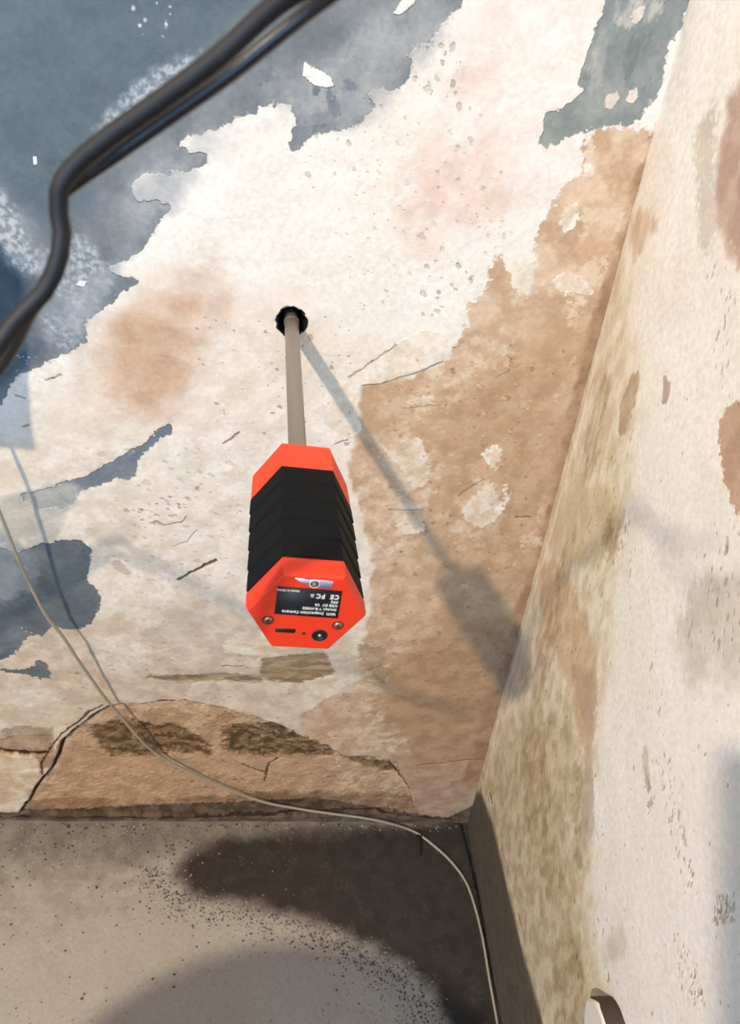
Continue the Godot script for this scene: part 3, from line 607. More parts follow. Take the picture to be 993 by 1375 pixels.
func paint_right() -> Sheet:
	var s := Sheet.new(0.0, -0.004, 0.40, 0.86, 2100.0, noises, 22)
	s.ground(rgb(243, 238, 229), rgb(239, 232, 221), rgb(233, 224, 212), 0.35)
	# yellowed, streaky strip beside the corner
	s.patch([-0.0244, 0.7767, -0.0017, 0.7090, 0.0297, 0.6257, 0.0638, 0.6038, 0.0865, 0.5672, 0.1090, 0.5177, 0.1334, 0.4591, 0.1636, 0.3854, 0.2069, 0.3240, 0.2887, 0.2466, 0.2246, 0.0337, 0.0475, 0.0173, -0.0193, -0.0238, -0.0417, 0.2175, 0.0006, 0.4506, -0.0090, 0.6195, -0.0185, 0.7432], rgb(228, 217, 194), rgb(208, 192, 162), {"blur": 0.035, "rag": 1.2, "n": 1, "soft": 0.5, "alpha": 0.9, "sx": 6, "sy": 3})
	s.patch([0.0003, 0.0706, 0.0700, 0.3123, 0.1301, 0.3723, 0.1932, 0.2977, 0.2887, 0.2466, 0.2246, 0.0337], rgb(208, 193, 163), rgb(178, 158, 126), {"blur": 0.035, "rag": 1.2, "n": 1, "soft": 0.5, "alpha": 0.8, "sx": 5, "sy": 3})
	s.patch([-0.0007, 0.4720, 0.0873, 0.5409, 0.1097, 0.5284, 0.0979, 0.4814, 0.0382, 0.4374, 0.0074, 0.4274], rgb(214, 200, 168), rgb(202, 184, 150), {"blur": 0.008, "rag": 0.9, "n": 1, "soft": 0.3, "alpha": 0.7, "sx": 8, "sy": 2})
	# brown leaks
	for q in [[0.0083, 0.4077, 0.0320, 0.4336, 0.0642, 0.4386, 0.1024, 0.4414, 0.1337, 0.4347, 0.1535, 0.4070, 0.1655, 0.3710, 0.1405, 0.3683, 0.1120, 0.3822, 0.0705, 0.3771, 0.0323, 0.3733, 0.0092, 0.3873], [0.0029, 0.6752, 0.0280, 0.6851, 0.0394, 0.6829, 0.0331, 0.6743, 0.0252, 0.6589, 0.0154, 0.6495, 0.0089, 0.6653]]:
		s.patch(q, rgb(196, 168, 136), rgb(208, 184, 154), {"blur": 0.007, "rag": 1.1, "n": 1, "soft": 0.35, "alpha": 0.75, "sx": 6, "sy": 3})
	s.patch([0.1031, 0.3927, 0.1373, 0.4262, 0.1525, 0.4124, 0.1637, 0.3864, 0.1356, 0.3836], rgb(182, 156, 136), rgb(196, 170, 148), {"blur": 0.006, "rag": 1.2, "n": 2, "soft": 0.25, "alpha": 0.7})
	s.patch([0.0601, 0.6010, 0.0696, 0.6077, 0.0754, 0.5919, 0.0766, 0.5687, 0.0670, 0.5638, 0.0574, 0.5819], rgb(178, 156, 130), rgb(196, 174, 146), {"blur": 0.003, "rag": 0.8, "n": 2, "soft": 0.2, "alpha": 0.85, "sx": 7, "sy": 3})
	s.patch([0.0963, 0.6196, 0.1066, 0.6198, 0.1093, 0.6090, 0.1049, 0.6057], rgb(176, 154, 136), rgb(190, 168, 150), {"blur": 0.002, "rag": 0.6, "n": 2, "soft": 0.2, "alpha": 0.85})
	# bare purple-brown patches at the outer edge
	s.patch([0.0942, 0.7632, 0.0719, 0.7520, 0.0747, 0.7344, 0.0834, 0.7140, 0.0956, 0.6972, 0.1174, 0.6873, 0.1537, 0.6906], rgb(178, 148, 132), rgb(196, 170, 150), {"blur": 0.01, "rag": 1.0, "n": 1, "soft": 0.3, "alpha": 0.85, "dh": -0.3})
	s.patch([0.1812, 0.6570, 0.1638, 0.6403, 0.1570, 0.6306, 0.1625, 0.6200, 0.1776, 0.6095, 0.1954, 0.6018, 0.2163, 0.6142], rgb(180, 146, 124), rgb(192, 160, 136), {"blur": 0.004, "rag": 0.9, "n": 2, "soft": 0.15, "alpha": 0.9, "dh": -0.4})
	s.patch([0.2278, 0.6079, 0.2010, 0.5713, 0.1881, 0.5444, 0.1967, 0.5101, 0.2254, 0.5213, 0.2582, 0.5708], rgb(188, 176, 160), rgb(206, 194, 178), {"blur": 0.016, "rag": 1.2, "n": 1, "soft": 0.5, "alpha": 0.6, "dh": -0.3})
	s.patch([0.0472, 0.7260, 0.0586, 0.7441, 0.1036, 0.6895, 0.0924, 0.6823], rgb(196, 184, 168), rgb(206, 194, 178), {"blur": 0.01, "rag": 1.2, "n": 2, "soft": 0.4, "alpha": 0.7})
	# a dark band along the foot
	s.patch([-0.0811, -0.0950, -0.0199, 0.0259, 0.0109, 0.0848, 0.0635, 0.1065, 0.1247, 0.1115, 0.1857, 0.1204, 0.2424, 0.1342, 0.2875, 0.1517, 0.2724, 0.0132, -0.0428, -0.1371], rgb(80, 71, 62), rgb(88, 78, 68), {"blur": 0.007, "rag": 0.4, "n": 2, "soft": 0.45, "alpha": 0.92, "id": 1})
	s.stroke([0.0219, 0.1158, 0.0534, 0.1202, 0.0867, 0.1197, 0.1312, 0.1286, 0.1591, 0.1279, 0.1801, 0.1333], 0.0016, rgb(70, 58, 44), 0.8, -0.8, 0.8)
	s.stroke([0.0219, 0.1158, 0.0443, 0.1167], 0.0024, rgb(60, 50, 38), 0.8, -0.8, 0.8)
	s.stroke([0.0045, 0.5843, 0.0078, 0.5167, 0.0088, 0.4410, 0.0072, 0.3605, 0.0070, 0.2851, 0.0068, 0.1976, 0.0140, 0.1065], 0.004, rgb(232, 216, 188), 0.6, 0.3, 0.8)  # painted highlight along the plaster lip that catches the light
	# pits and rough grain in columns
	# worn brown streaks in the yellowed strip
	for q in [[0.0385, 0.3489, 0.0373, 0.4585, 0.0478, 0.4807, 0.0653, 0.4255, 0.0785, 0.3592, 0.0716, 0.2950], [0.0602, 0.2591, 0.0971, 0.3099, 0.1443, 0.2820, 0.2028, 0.2634, 0.1948, 0.2228, 0.1159, 0.2114], [0.1501, 0.3487, 0.1724, 0.3650, 0.2163, 0.3129, 0.1965, 0.2938], [0.0186, 0.5474, 0.0214, 0.5925, 0.0389, 0.5807, 0.0489, 0.5315, 0.0411, 0.4887], [0.0678, 0.5090, 0.0986, 0.5267, 0.1131, 0.5094, 0.1008, 0.4925], [0.2091, 0.2060, 0.2354, 0.2696, 0.2821, 0.2247, 0.2618, 0.1572]]:
		s.patch(q, rgb(158, 134, 102), rgb(190, 168, 136), {"blur": 0.009, "rag": 1.5, "n": 1, "soft": 0.4, "alpha": 0.6, "sx": 7, "sy": 3, "thin": 0.5})
	var pit := rgb(156, 142, 124)
	s.flecks([0.0140, 0.1065, 0.1006, 0.3333, 0.1674, 0.3907, 0.3005, 0.2856, 0.2324, 0.0596], 340, 0.0004, 0.0018, rgb(120, 96, 68), 0.6, -0.5, 2.4, 1.25)
	s.flecks([0.0118, 0.4375, 0.0788, 0.5827, 0.1015, 0.5232, 0.1346, 0.3438, 0.0934, 0.2849], 300, 0.0004, 0.0016, rgb(150, 126, 96), 0.55, -0.4, 2.4, 1.75)
	for q in [[0.0574, 0.6005, 0.0673, 0.6056, 0.0994, 0.5549, 0.1480, 0.4936, 0.1205, 0.5039], [0.0853, 0.5164, 0.1146, 0.5336, 0.1237, 0.5067, 0.0954, 0.4878], [0.0831, 0.6935, 0.1341, 0.6764, 0.1720, 0.6375, 0.1504, 0.6327], [0.1810, 0.5906, 0.2123, 0.6030, 0.2483, 0.5591, 0.2163, 0.5323, 0.1869, 0.5219], [0.1737, 0.4840, 0.1832, 0.5006, 0.2561, 0.4622, 0.2833, 0.4350, 0.2716, 0.4259, 0.2189, 0.4509], [0.2214, 0.4547, 0.2404, 0.4635, 0.2865, 0.4419, 0.2810, 0.4263], [0.2084, 0.4424, 0.2366, 0.4364, 0.2344, 0.4253], [0.2841, 0.4047, 0.3067, 0.4175, 0.3226, 0.4087, 0.3125, 0.3883], [0.2942, 0.4582, 0.3012, 0.4732, 0.3094, 0.4632, 0.3014, 0.4446]]:
		s.flecks(q, 110, 0.0004, 0.0015, pit, 0.6, -0.22, 2.4, 1.3)
	for q in [[0.1573, 0.3763, 0.1640, 0.3859, 0.2006, 0.3468, 0.2014, 0.3195, 0.1871, 0.3227], [0.2085, 0.4435, 0.2109, 0.4531, 0.2267, 0.4371, 0.2240, 0.4312]]:
		s.patch(q, rgb(176, 158, 138), rgb(200, 184, 164), {"blur": 0.004, "rag": 1.0, "n": 2, "soft": 0.3, "alpha": 0.6, "sx": 6, "sy": 2})
	s.flecks([0.0653, 0.4255, 0.1175, 0.7038, 0.3385, 0.4348, 0.2812, 0.2555], 420, 0.0003, 0.0014, rgb(160, 146, 130), 0.6, -0.2, 1.6, 1.3)
	s.patch([0.2519, 0.2982, 0.2611, 0.3474, 0.2731, 0.3331, 0.2639, 0.2999], rgb(196, 182, 164), rgb(206, 192, 174), {"blur": 0.006, "rag": 1.0, "n": 1, "soft": 0.4, "alpha": 0.6})
	return s


func paint_floor() -> Sheet:
	var s := Sheet.new(-0.56, -0.30, 0.03, 0.012, 2100.0, noises, 23)   # second axis runs to the back: minus z
	s.ground(rgb(172, 163, 150), rgb(166, 157, 144), rgb(176, 167, 154), 0.5)
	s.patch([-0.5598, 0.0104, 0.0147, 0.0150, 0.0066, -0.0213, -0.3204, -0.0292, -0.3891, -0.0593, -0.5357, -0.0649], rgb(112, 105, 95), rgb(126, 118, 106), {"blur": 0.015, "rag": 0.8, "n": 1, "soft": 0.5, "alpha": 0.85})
	s.patch([-0.5293, -0.0435, -0.4072, -0.0367, -0.3320, -0.0599, -0.3558, -0.0953, -0.4467, -0.1068, -0.5144, -0.0923], rgb(170, 160, 146), rgb(150, 140, 126), {"blur": 0.012, "rag": 1.0, "n": 1, "soft": 0.5, "alpha": 0.7})
	# a dark area in the corner, soft at its edge
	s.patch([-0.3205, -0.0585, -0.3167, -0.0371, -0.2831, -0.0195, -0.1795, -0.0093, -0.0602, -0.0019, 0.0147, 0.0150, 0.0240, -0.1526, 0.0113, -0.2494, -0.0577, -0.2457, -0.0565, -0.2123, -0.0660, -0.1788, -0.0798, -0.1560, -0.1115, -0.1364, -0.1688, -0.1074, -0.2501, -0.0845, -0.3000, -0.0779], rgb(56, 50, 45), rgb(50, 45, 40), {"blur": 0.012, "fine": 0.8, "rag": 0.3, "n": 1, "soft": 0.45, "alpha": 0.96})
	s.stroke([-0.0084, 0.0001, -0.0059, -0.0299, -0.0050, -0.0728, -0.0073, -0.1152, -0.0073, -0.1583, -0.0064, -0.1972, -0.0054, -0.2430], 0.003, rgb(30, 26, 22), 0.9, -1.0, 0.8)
	var edge := [-0.3639, -0.0369, -0.3053, -0.0292, -0.3002, -0.0750, -0.2427, -0.0868, -0.1612, -0.1062, -0.1031, -0.1299, -0.0731, -0.1562, -0.0649, -0.2119, -0.1879, -0.2064, -0.1718, -0.1594, -0.2134, -0.1256, -0.3134, -0.1030, -0.3507, -0.0815]
	s.flecks(edge, 900, 0.0003, 0.0013, rgb(74, 70, 62), 0.75, -0.3, 1.4, 0.8)
	s.flecks(edge, 700, 0.0003, 0.0011, rgb(176, 170, 158), 0.6, 0.4, 1.3, 0.8)
	s.flecks([-0.5547, -0.0056, -0.3073, -0.0047, -0.3161, -0.0748, -0.3664, -0.1152, -0.5208, -0.1115], 420, 0.0003, 0.0012, rgb(190, 182, 168), 0.6, 0.4, 1.2, 0.3)
	s.flecks([-0.5547, -0.0056, -0.3073, -0.0047, -0.2710, -0.1039, -0.3556, -0.1851, -0.4993, -0.1791], 200, 0.0003, 0.0013, rgb(110, 100, 88), 0.6, -0.3, 1.2, 0.3)
	return s


func _ready() -> void:
	# ---------------- camera, sky, lights, exposure
	var cam := Camera3D.new()
	cam.name = "camera"
	cam.fov = 68.94
	cam.near = 0.01
	cam.transform = Transform3D(Basis(Vector3(0.977048, 0.187187, 0.101673), Vector3(-0.085801, 0.782686, -0.616474), Vector3(-0.194975, 0.593601, 0.780783)), Vector3(-0.307678, 0.769147, 0.4375))
	add_child(cam)
	var look := CameraAttributesPhysical.new()
	look.frustum_focal_length = 17.483
	look.frustum_focus_distance = 0.40
	look.exposure_aperture = 14.0
	cam.attributes = look
	cam.fov = 68.94
	cam.current = true
	var env := Environment.new()
	var sky := Sky.new()
	var air := ProceduralSkyMaterial.new()
	air.sky_top_color = Color(0.42, 0.6, 0.95)
	air.sky_horizon_color = Color(0.72, 0.83, 0.98)
	air.ground_bottom_color = Color(0.35, 0.36, 0.38)
	air.ground_horizon_color = Color(0.6, 0.66, 0.74)
	air.sky_energy_multiplier = 1.0
	sky.sky_material = air
	env.background_mode = Environment.BG_SKY
	env.sky = sky
	env.tonemap_mode = Environment.TONE_MAPPER_LINEAR
	env.tonemap_exposure = 0.48
	env.sdfgi_enabled = true
	env.ssao_enabled = true
	env.ssil_enabled = true
	var around := WorldEnvironment.new()
	around.name = "surroundings"
	around.environment = env
	add_child(around)
	var day := AreaLight3D.new()      # daylight through the tall window behind the camera
	day.name = "window_daylight"
	day.area_size = Vector2(1.5, 1.7)
	day.light_color = Color(0.62, 0.80, 1.0)
	day.light_energy = 13.0
	day.shadow_enabled = true
	day.position = Vector3(-0.75, 1.35, 2.26)
	add_child(day)
	day.look_at_from_position(Vector3(-0.75, 1.35, 2.26), Vector3(-0.75, 1.2, 0.0))

	noise_bank()
	rng.seed = 7
	room()

	inspection_camera()
	cables()
	stub()
	rubble()
	out_of_frame()


# ---------------------------------------------------------------- the room
func structure(o: Node, label := "", category := "") -> void:
	o.set_meta("kind", "structure")
	if label: o.set_meta("label", label)
	if category: o.set_meta("category", category)


func room() -> void:
	var sheets := [paint_back(), paint_right(), paint_floor()]
	var skins := []
	for s in sheets: skins.append(s.finish([0.0014, 0.0014, 0.0018][skins.size()]))
	var plain := mat(Color(0.86, 0.82, 0.75), 0.92)
	var grain := NoiseTexture2D.new()
	var fn := FastNoiseLite.new()
	fn.seed = 5
	fn.frequency = 0.02
	grain.noise = fn
	grain.seamless = true
	var ramp := Gradient.new()
	ramp.colors = PackedColorArray([Color(0.80, 0.74, 0.66), Color(0.92, 0.89, 0.83)])
	grain.color_ramp = ramp
	plain.albedo_color = Color.WHITE
	plain.albedo_texture = grain
	plain.uv1_triplanar = true
	plain.uv1_world_triplanar = true
	plain.uv1_scale = Vector3.ONE * 2.0

	# back wall
	var wall := holder("wall_back", Vector3.ZERO)
	structure(wall, "old back wall with cream and brown plaster flaking off grey paint", "wall")
	var names := {0: "plaster", 1: "grey_paint", 2: "grey_paint", 3: "grey_paint", 4: "grey_paint", 5: "grey_paint", 6: "exposed_mortar", 7: "drilled_hole"}
	var marks := {1: "large sheet of blue-grey paint", 2: "grey paint patch beside the corner", 3: "thin grey paint strip running up to the right", 4: "dark grey paint patch with a ragged edge", 5: "small dark grey chip", 6: "bare brown mortar where plaster has fallen away", 7: "round black drilled hole"}
	var back: Sheet = sheets[0]
	var got := back.meshes(Vector3.ZERO, Vector3.RIGHT, Vector3.UP, Vector3.BACK, HOLE, 0.0083)
	for id in [0, 1, 2, 3, 4, 5, 6, 7]:
		if not got.has(id): continue
		var o := put(names[id], got[id], skins[0], wall)
		if marks.has(id): o.set_meta("label", marks[id])
	var st := begin()
	box_at(st, Vector3(-2.2, 0, -0.1), Vector3(-0.60, 2.4, 0))
	box_at(st, Vector3(-0.60, 0.86, -0.1), Vector3(0.12, 2.4, 0))
	box_at(st, Vector3(-2.2, -0.1, -0.2), Vector3(0.2, 2.4, -0.1))
	put("surrounding_plaster", flat(st), plain, wall)

	# right-hand wall
	var ey := Vector3(LEAN, 1, 0)
	var ez := Vector3(SKEW, 0, 1)
	var n := ez.cross(ey).normalized()
	var side := holder("wall_right", Vector3.ZERO)
	structure(side, "pitted cream right-hand wall with a yellowed strip by the corner", "wall")
	var sheet: Sheet = sheets[1]
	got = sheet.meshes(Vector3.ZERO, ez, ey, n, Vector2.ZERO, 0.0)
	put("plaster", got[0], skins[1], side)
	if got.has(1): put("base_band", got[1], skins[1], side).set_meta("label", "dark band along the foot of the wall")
	st = begin()
	for q in [[0.40, 0.0, 2.4, 2.4, 0.0, 0.1], [-0.1, 0.86, 0.40, 2.4, 0.0, 0.1], [-0.1, -0.1, 2.4, 2.4, 0.1, 0.2]]:
		var c := []
		for yy in [q[1], q[3]]:
			for e in [[q[0], q[4]], [q[2], q[4]], [q[2], q[5]], [q[0], q[5]]]: c.append(ey * yy + ez * e[0] - n * e[1])
		block(st, c)
	put("surrounding_plaster", flat(st), plain, side)

	# floor
	var ground := holder("floor", Vector3.ZERO)
	structure(ground, "dusty grey floor with a dark area in the corner", "floor")
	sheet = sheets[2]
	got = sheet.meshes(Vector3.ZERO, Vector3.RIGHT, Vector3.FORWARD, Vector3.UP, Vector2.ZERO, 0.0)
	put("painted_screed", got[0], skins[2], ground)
	st = begin()
	box_at(st, Vector3(-2.2, -0.1, 0.30), Vector3(0.1, 0, 2.4))
	box_at(st, Vector3(-2.2, -0.1, -0.05), Vector3(-0.56, 0, 0.30))
	box_at(st, Vector3(-0.56, -0.1, -0.05), Vector3(0.1, -0.03, 0.30))
	put("outer_screed", flat(st), mat(rgb(160, 150, 138), 0.9), ground)

	# the rest of the room, behind and beside the camera
	st = begin()
	box_at(st, Vector3(-2.3, 2.4, -0.2), Vector3(0.3, 2.5, 2.5))
	structure(put("ceiling", flat(st), plain), "plain plastered ceiling over the room", "ceiling")
	st = begin()
	box_at(st, Vector3(-2.3, -0.1, -0.2), Vector3(-2.2, 2.4, 2.5))
	structure(put("wall_left", flat(st), plain), "plain plastered wall opposite the pitted one", "wall")
	st = begin()
	box_at(st, Vector3(-2.2, -0.1, 2.3), Vector3(-1.55, 2.4, 2.4))
	box_at(st, Vector3(0.05, -0.1, 2.3), Vector3(0.3, 2.4, 2.4))
	box_at(st, Vector3(-1.55, -0.1, 2.3), Vector3(0.05, 0.45, 2.4))
	box_at(st, Vector3(-1.55, 2.25, 2.3), Vector3(0.05, 2.4, 2.4))
	structure(put("wall_front", flat(st), plain), "plain plastered wall with the tall window opening", "wall")
	st = begin()
	for q in [[-1.55, 0.45, -1.49, 2.25], [-0.01, 0.45, 0.05, 2.25], [-1.49, 0.45, -0.01, 0.51], [-1.49, 2.19, -0.01, 2.25], [-0.78, 0.51, -0.72, 2.19]]:
		box_at(st, Vector3(q[0], q[1], 2.32), Vector3(q[2], q[3], 2.38))
	structure(put("window_1", flat(st), mat(rgb(230, 228, 222), 0.5)), "white window frame behind the camera", "window")


# ---------------------------------------------------------------- the camera stuck in the wall
func hex_ring(r: float, z: float) -> Array:
	return ring(Vector3(0, 0, z), Vector3.RIGHT, Vector3.UP * 0.985, r, 6)


func inspection_camera() -> void:
	var o := holder("inspection_camera", Vector3(HOLE.x, HOLE.y, 0.0))
	tag(o, "orange and black six-sided inspection camera stuck by its grey probe in the wall hole", "inspection camera")
	var orange := mat(rgb(240, 66, 20), 0.5)
	var black := mat(rgb(12, 13, 14), 0.75)
	var fn := FastNoiseLite.new()
	fn.seed = 3
	fn.frequency = 0.35
	var nt := NoiseTexture2D.new()
	nt.noise = fn
	nt.seamless = true
	nt.width = 256
	nt.height = 256
	black.metallic_specular = 0.3
	for m in [orange, black]:
		m.heightmap_enabled = true
		m.heightmap_texture = nt
		m.heightmap_scale = 0.006
		m.uv1_triplanar = true
		m.uv1_scale = Vector3.ONE * 55.0
	var shaded_orange: StandardMaterial3D = orange.duplicate()   # same orange plastic, darkened to paint in the shade on the end cap
	shaded_orange.albedo_color = rgb(228, 54, 16)
	var ax := 0.0006
	var ay := 0.0003

	# the probe: a thin grey tube with a collar at the wall
	var metal := mat(rgb(150, 138, 126), 0.38, 0.55)
	var probe := put("probe_tube", turned([Vector2(-0.052, 0.0038), Vector2(-0.05, 0.0043), Vector2(0.165, 0.0043), Vector2(0.172, 0.0043)], 24, 0.0, true), metal, o)
	probe.set_meta("label", "thin grey metal tube")
	put("tube_collar", turned([Vector2(-0.001, 0.0043), Vector2(-0.0004, 0.0048), Vector2(0.0016, 0.0048), Vector2(0.0022, 0.0042)], 24, 0.0, true), mat(rgb(120, 112, 104), 0.4, 0.6), probe)

	var cap := put("front_cap", turned([Vector2(0.1640, 0.0150), Vector2(0.1655, 0.0188), Vector2(0.1672, 0.0203), Vector2(0.1690, 0.0208), Vector2(0.1850, 0.0213), Vector2(0.1858, 0.0208)], 6, 0.0), orange, o)
	cap.position = Vector3(ax, ay, 0)
	cap.set_meta("label", "orange shoulder by the probe")
	# the black sleeve: five overlapping bands, each flared towards the end cap
	var sleeve := [Vector2(0.1848, 0.0206), Vector2(0.1850, 0.0211)]
	for k in 5:
		var z0 := 0.1852 + k * 0.01122
		sleeve.append_array([Vector2(z0, 0.0211), Vector2(z0 + 0.0012, 0.0214), Vector2(z0 + 0.0100, 0.0217), Vector2(z0 + 0.0106, 0.0215), Vector2(z0 + 0.0110, 0.0210)])
	sleeve.append_array([Vector2(0.2414, 0.0209), Vector2(0.2416, 0.0200)])
	var grip := put("rubber_grip", turned(sleeve, 6), black, o)
	grip.position = Vector3(ax, ay, 0)
	grip.set_meta("label", "black ribbed rubber sleeve")
	# pale scuffs on the rubber
	var pale := mat(rgb(176, 178, 176), 0.8)
	for q in [[-0.0068, 0.2345, 0.0026, 0.0006, 0.8], [-0.0052, 0.2262, 0.0020, 0.0004, 0.2], [-0.0078, 0.2225, 0.0016, 0.0004, 1.2], [0.0035, 0.1985, 0.0022, 0.0003, 0.1]]:
		var c := Vector3(q[0], 0.0216 * 0.866 * 0.985 - 0.0001, q[1])
		var u: Vector3 = Vector3(cos(q[4]), 0, -sin(q[4])) * q[2] * 0.5
		var v: Vector3 = Vector3(sin(q[4]), 0, cos(q[4])) * q[3] * 0.5
		var up := Vector3.UP * 0.0002
		var scuffs := begin()
		block(scuffs, [c - u - v * 0.4, c + u - v, c + u * 0.9 + v, c - u + v * 0.5, c - u - v * 0.4 + up, c + u - v + up, c + u * 0.9 + v + up, c - u + v * 0.5 + up])
		put("scuff_mark", flat(scuffs), pale, grip)

	var tail := put("end_cap", turned([Vector2(0.2410, 0.0205), Vector2(0.2412, 0.0212), Vector2(0.2420, 0.0217), Vector2(0.2475, 0.0217), Vector2(0.2490, 0.0214), Vector2(0.2498, 0.0208), Vector2(0.2500, 0.0202)], 6), shaded_orange, o)
	tail.position = Vector3(ax, ay, 0)
	tail.set_meta("label", "orange end cap with label, sockets and two screws")
	var face := 0.2500

	# black type label, its lettering upside down as the camera hangs
	var lab := begin()
	block(lab, [Vector3(-0.0109, -0.0004, face), Vector3(0.0119, -0.0009, face), Vector3(0.0113, 0.0126, face), Vector3(-0.0112, 0.0129, face),
		Vector3(-0.0109, -0.0004, face + 0.00025), Vector3(0.0119, -0.0009, face + 0.00025), Vector3(0.0113, 0.0126, face + 0.00025), Vector3(-0.0112, 0.0129, face + 0.00025)])
	var plate := put("type_label", flat(lab), mat(rgb(12, 12, 17), 0.65), o)
	plate.set_meta("label", "black label with white print, upside down")
	var ink := mat(rgb(214, 214, 206), 0.6)
	for q in [["WiFi  Inspection Camera", 0.0108, 0.0012, 0.00122], ["Model: Y B-HM02", 0.0108, 0.0034, 0.00112], ["USB 5V  1A", 0.0108, 0.0054, 0.0012], ["FPS", 0.0108, 0.0073, 0.0012], ["CE  FC", 0.0108, 0.0097, 0.0021], ["Made in China", -0.0034, 0.0114, 0.00085]]:
		lettering(q[0], Vector3(q[1], q[2], face + 0.0003), q[3], ink, plate)
	# crossed-out bin mark
	var bin := begin()
	for q in [[0.0006, 0.0097, 0.0019, 0.0103], [0.0008, 0.0089, 0.0017, 0.0091], [0.0008, 0.0090, 0.0010, 0.0100], [0.0015, 0.0090, 0.0017, 0.0100]]:
		box_at(bin, Vector3(q[0], q[1], face + 0.00025), Vector3(q[2], q[3], face + 0.0004))
	put("bin_mark", flat(bin), ink, plate)

	# torn silvery sticker with a round mark
	var stick := begin()
	var tear := [Vector2(-0.0058, 0.0172), Vector2(-0.0040, 0.0158), Vector2(-0.0022, 0.0150), Vector2(0.0002, 0.0137), Vector2(0.0072, 0.0133), Vector2(0.0076, 0.0169), Vector2(0.0040, 0.0171), Vector2(0.0008, 0.0171), Vector2(-0.0014, 0.0170), Vector2(-0.0036, 0.0173)]
	extrude(stick, tear, face - 0.0001, face + 0.0002)
	var seal := put("silver_sticker", flat(stick), mat(rgb(196, 200, 206), 0.4, 0.15), o)
	seal.set_meta("label", "torn silver sticker with a dark round mark")
	put("round_mark", turned([Vector2(face + 0.0001, 0.0015), Vector2(face + 0.00036, 0.0015)], 28, 0.0, true), mat(rgb(40, 34, 32), 0.5), seal).position = Vector3(0.0012, 0.0153, 0)
	put("mark_rim", hoop(0.0015, 0.0018, face + 0.0002, face + 0.0004), mat(rgb(224, 224, 220), 0.5), seal).position = Vector3(0.0012, 0.0153, 0)
	for q in [-0.6, 0.0, 0.6]:
		var bar := begin()
		box_at(bar, Vector3(0.0012 - 0.0008 + absf(q) * 0.0003, 0.0153 + q * 0.0010 - 0.0002, face + 0.00036), Vector3(0.0012 + 0.0008 - absf(q) * 0.0003, 0.0153 + q * 0.0010 + 0.0002, face + 0.00046))
		put("mark_bar", flat(bar), mat(rgb(170, 150, 140), 0.5), seal)

	# two cross-head screws in counterbores
	for q in [Vector2(-0.0128, -0.0040), Vector2(0.0126, -0.0047)]:
		var s := put("screw", turned([Vector2(face - 0.0002, 0.0016), Vector2(face + 0.0003, 0.0015), Vector2(face + 0.0005, 0.0011), Vector2(face + 0.00055, 0.0004)], 24, 0.0, true), mat(rgb(196, 160, 132), 0.28, 0.85), o)
		s.position = Vector3(q.x, q.y, 0)
		put("screw_well", hoop(0.0016, 0.0021, face - 0.0001, face + 0.00015), mat(rgb(96, 24, 10), 0.6), s)
		var slot := begin()
		box_at(slot, Vector3(-0.0011, -0.0002, face + 0.0004), Vector3(0.0011, 0.0002, face + 0.0006))
		box_at(slot, Vector3(-0.0002, -0.0011, face + 0.0004), Vector3(0.0002, 0.0011, face + 0.0006))
		put("screw_slot", flat(slot), mat(rgb(60, 40, 30), 0.6), s)
	# charging socket, reset hole, round power socket
	var usb := begin()
	extrude(usb, [Vector2(-0.0033, -0.0011), Vector2(0.0033, -0.0011), Vector2(0.0037, -0.0004), Vector2(0.0037, 0.0010), Vector2(-0.0037, 0.0010), Vector2(-0.0037, -0.0004)], face - 0.001, face + 0.0001)
	var port := put("charging_port", flat(usb), mat(rgb(40, 12, 8), 0.6), o)
	port.position = Vector3(-0.0060, -0.0088, 0)
	var tongue := begin()
	box_at(tongue, Vector3(-0.0023, -0.0001, face), Vector3(0.0023, 0.0006, face + 0.0002))
	put("port_tongue", flat(tongue), mat(rgb(18, 16, 16), 0.5), port)
	put("reset_hole", turned([Vector2(face - 0.001, 0.0008), Vector2(face + 0.0001, 0.0008)], 16, 0.0, true), mat(rgb(110, 20, 8), 0.7), o).position = Vector3(0.0009, -0.0098, 0)
	var jack := put("power_socket", turned([Vector2(face - 0.001, 0.0029), Vector2(face + 0.0003, 0.0029), Vector2(face + 0.00045, 0.0026), Vector2(face + 0.00045, 0.0019), Vector2(face + 0.00012, 0.0017)], 28, 0.0, true), mat(rgb(14, 11, 10), 0.6), o)
	jack.position = Vector3(0.0067, -0.0103, 0)
	put("socket_pin", turned([Vector2(face - 0.0004, 0.0006), Vector2(face + 0.0005, 0.0006), Vector2(face + 0.0007, 0.0003)], 12, 0.0, true), mat(rgb(210, 205, 200), 0.3, 0.8), jack)


func lettering(words: String, at: Vector3, height: float, m: Material, parent: Node) -> void:
	var t := TextMesh.new()
	var f := SystemFont.new()
	f.font_names = PackedStringArray(["Droid Sans"])
	f.font_weight = 700
	t.font = f
	t.text = words
	t.font_size = 64
	t.pixel_size = 0.01
	t.depth = 0.1
	t.horizontal_alignment = HORIZONTAL_ALIGNMENT_LEFT
	t.vertical_alignment = VERTICAL_ALIGNMENT_CENTER
	var o := put("lettering", t, m, parent)
	o.transform = Transform3D(Basis(Vector3.BACK, PI).scaled(Vector3.ONE * height * 1.35 / 0.64), at)


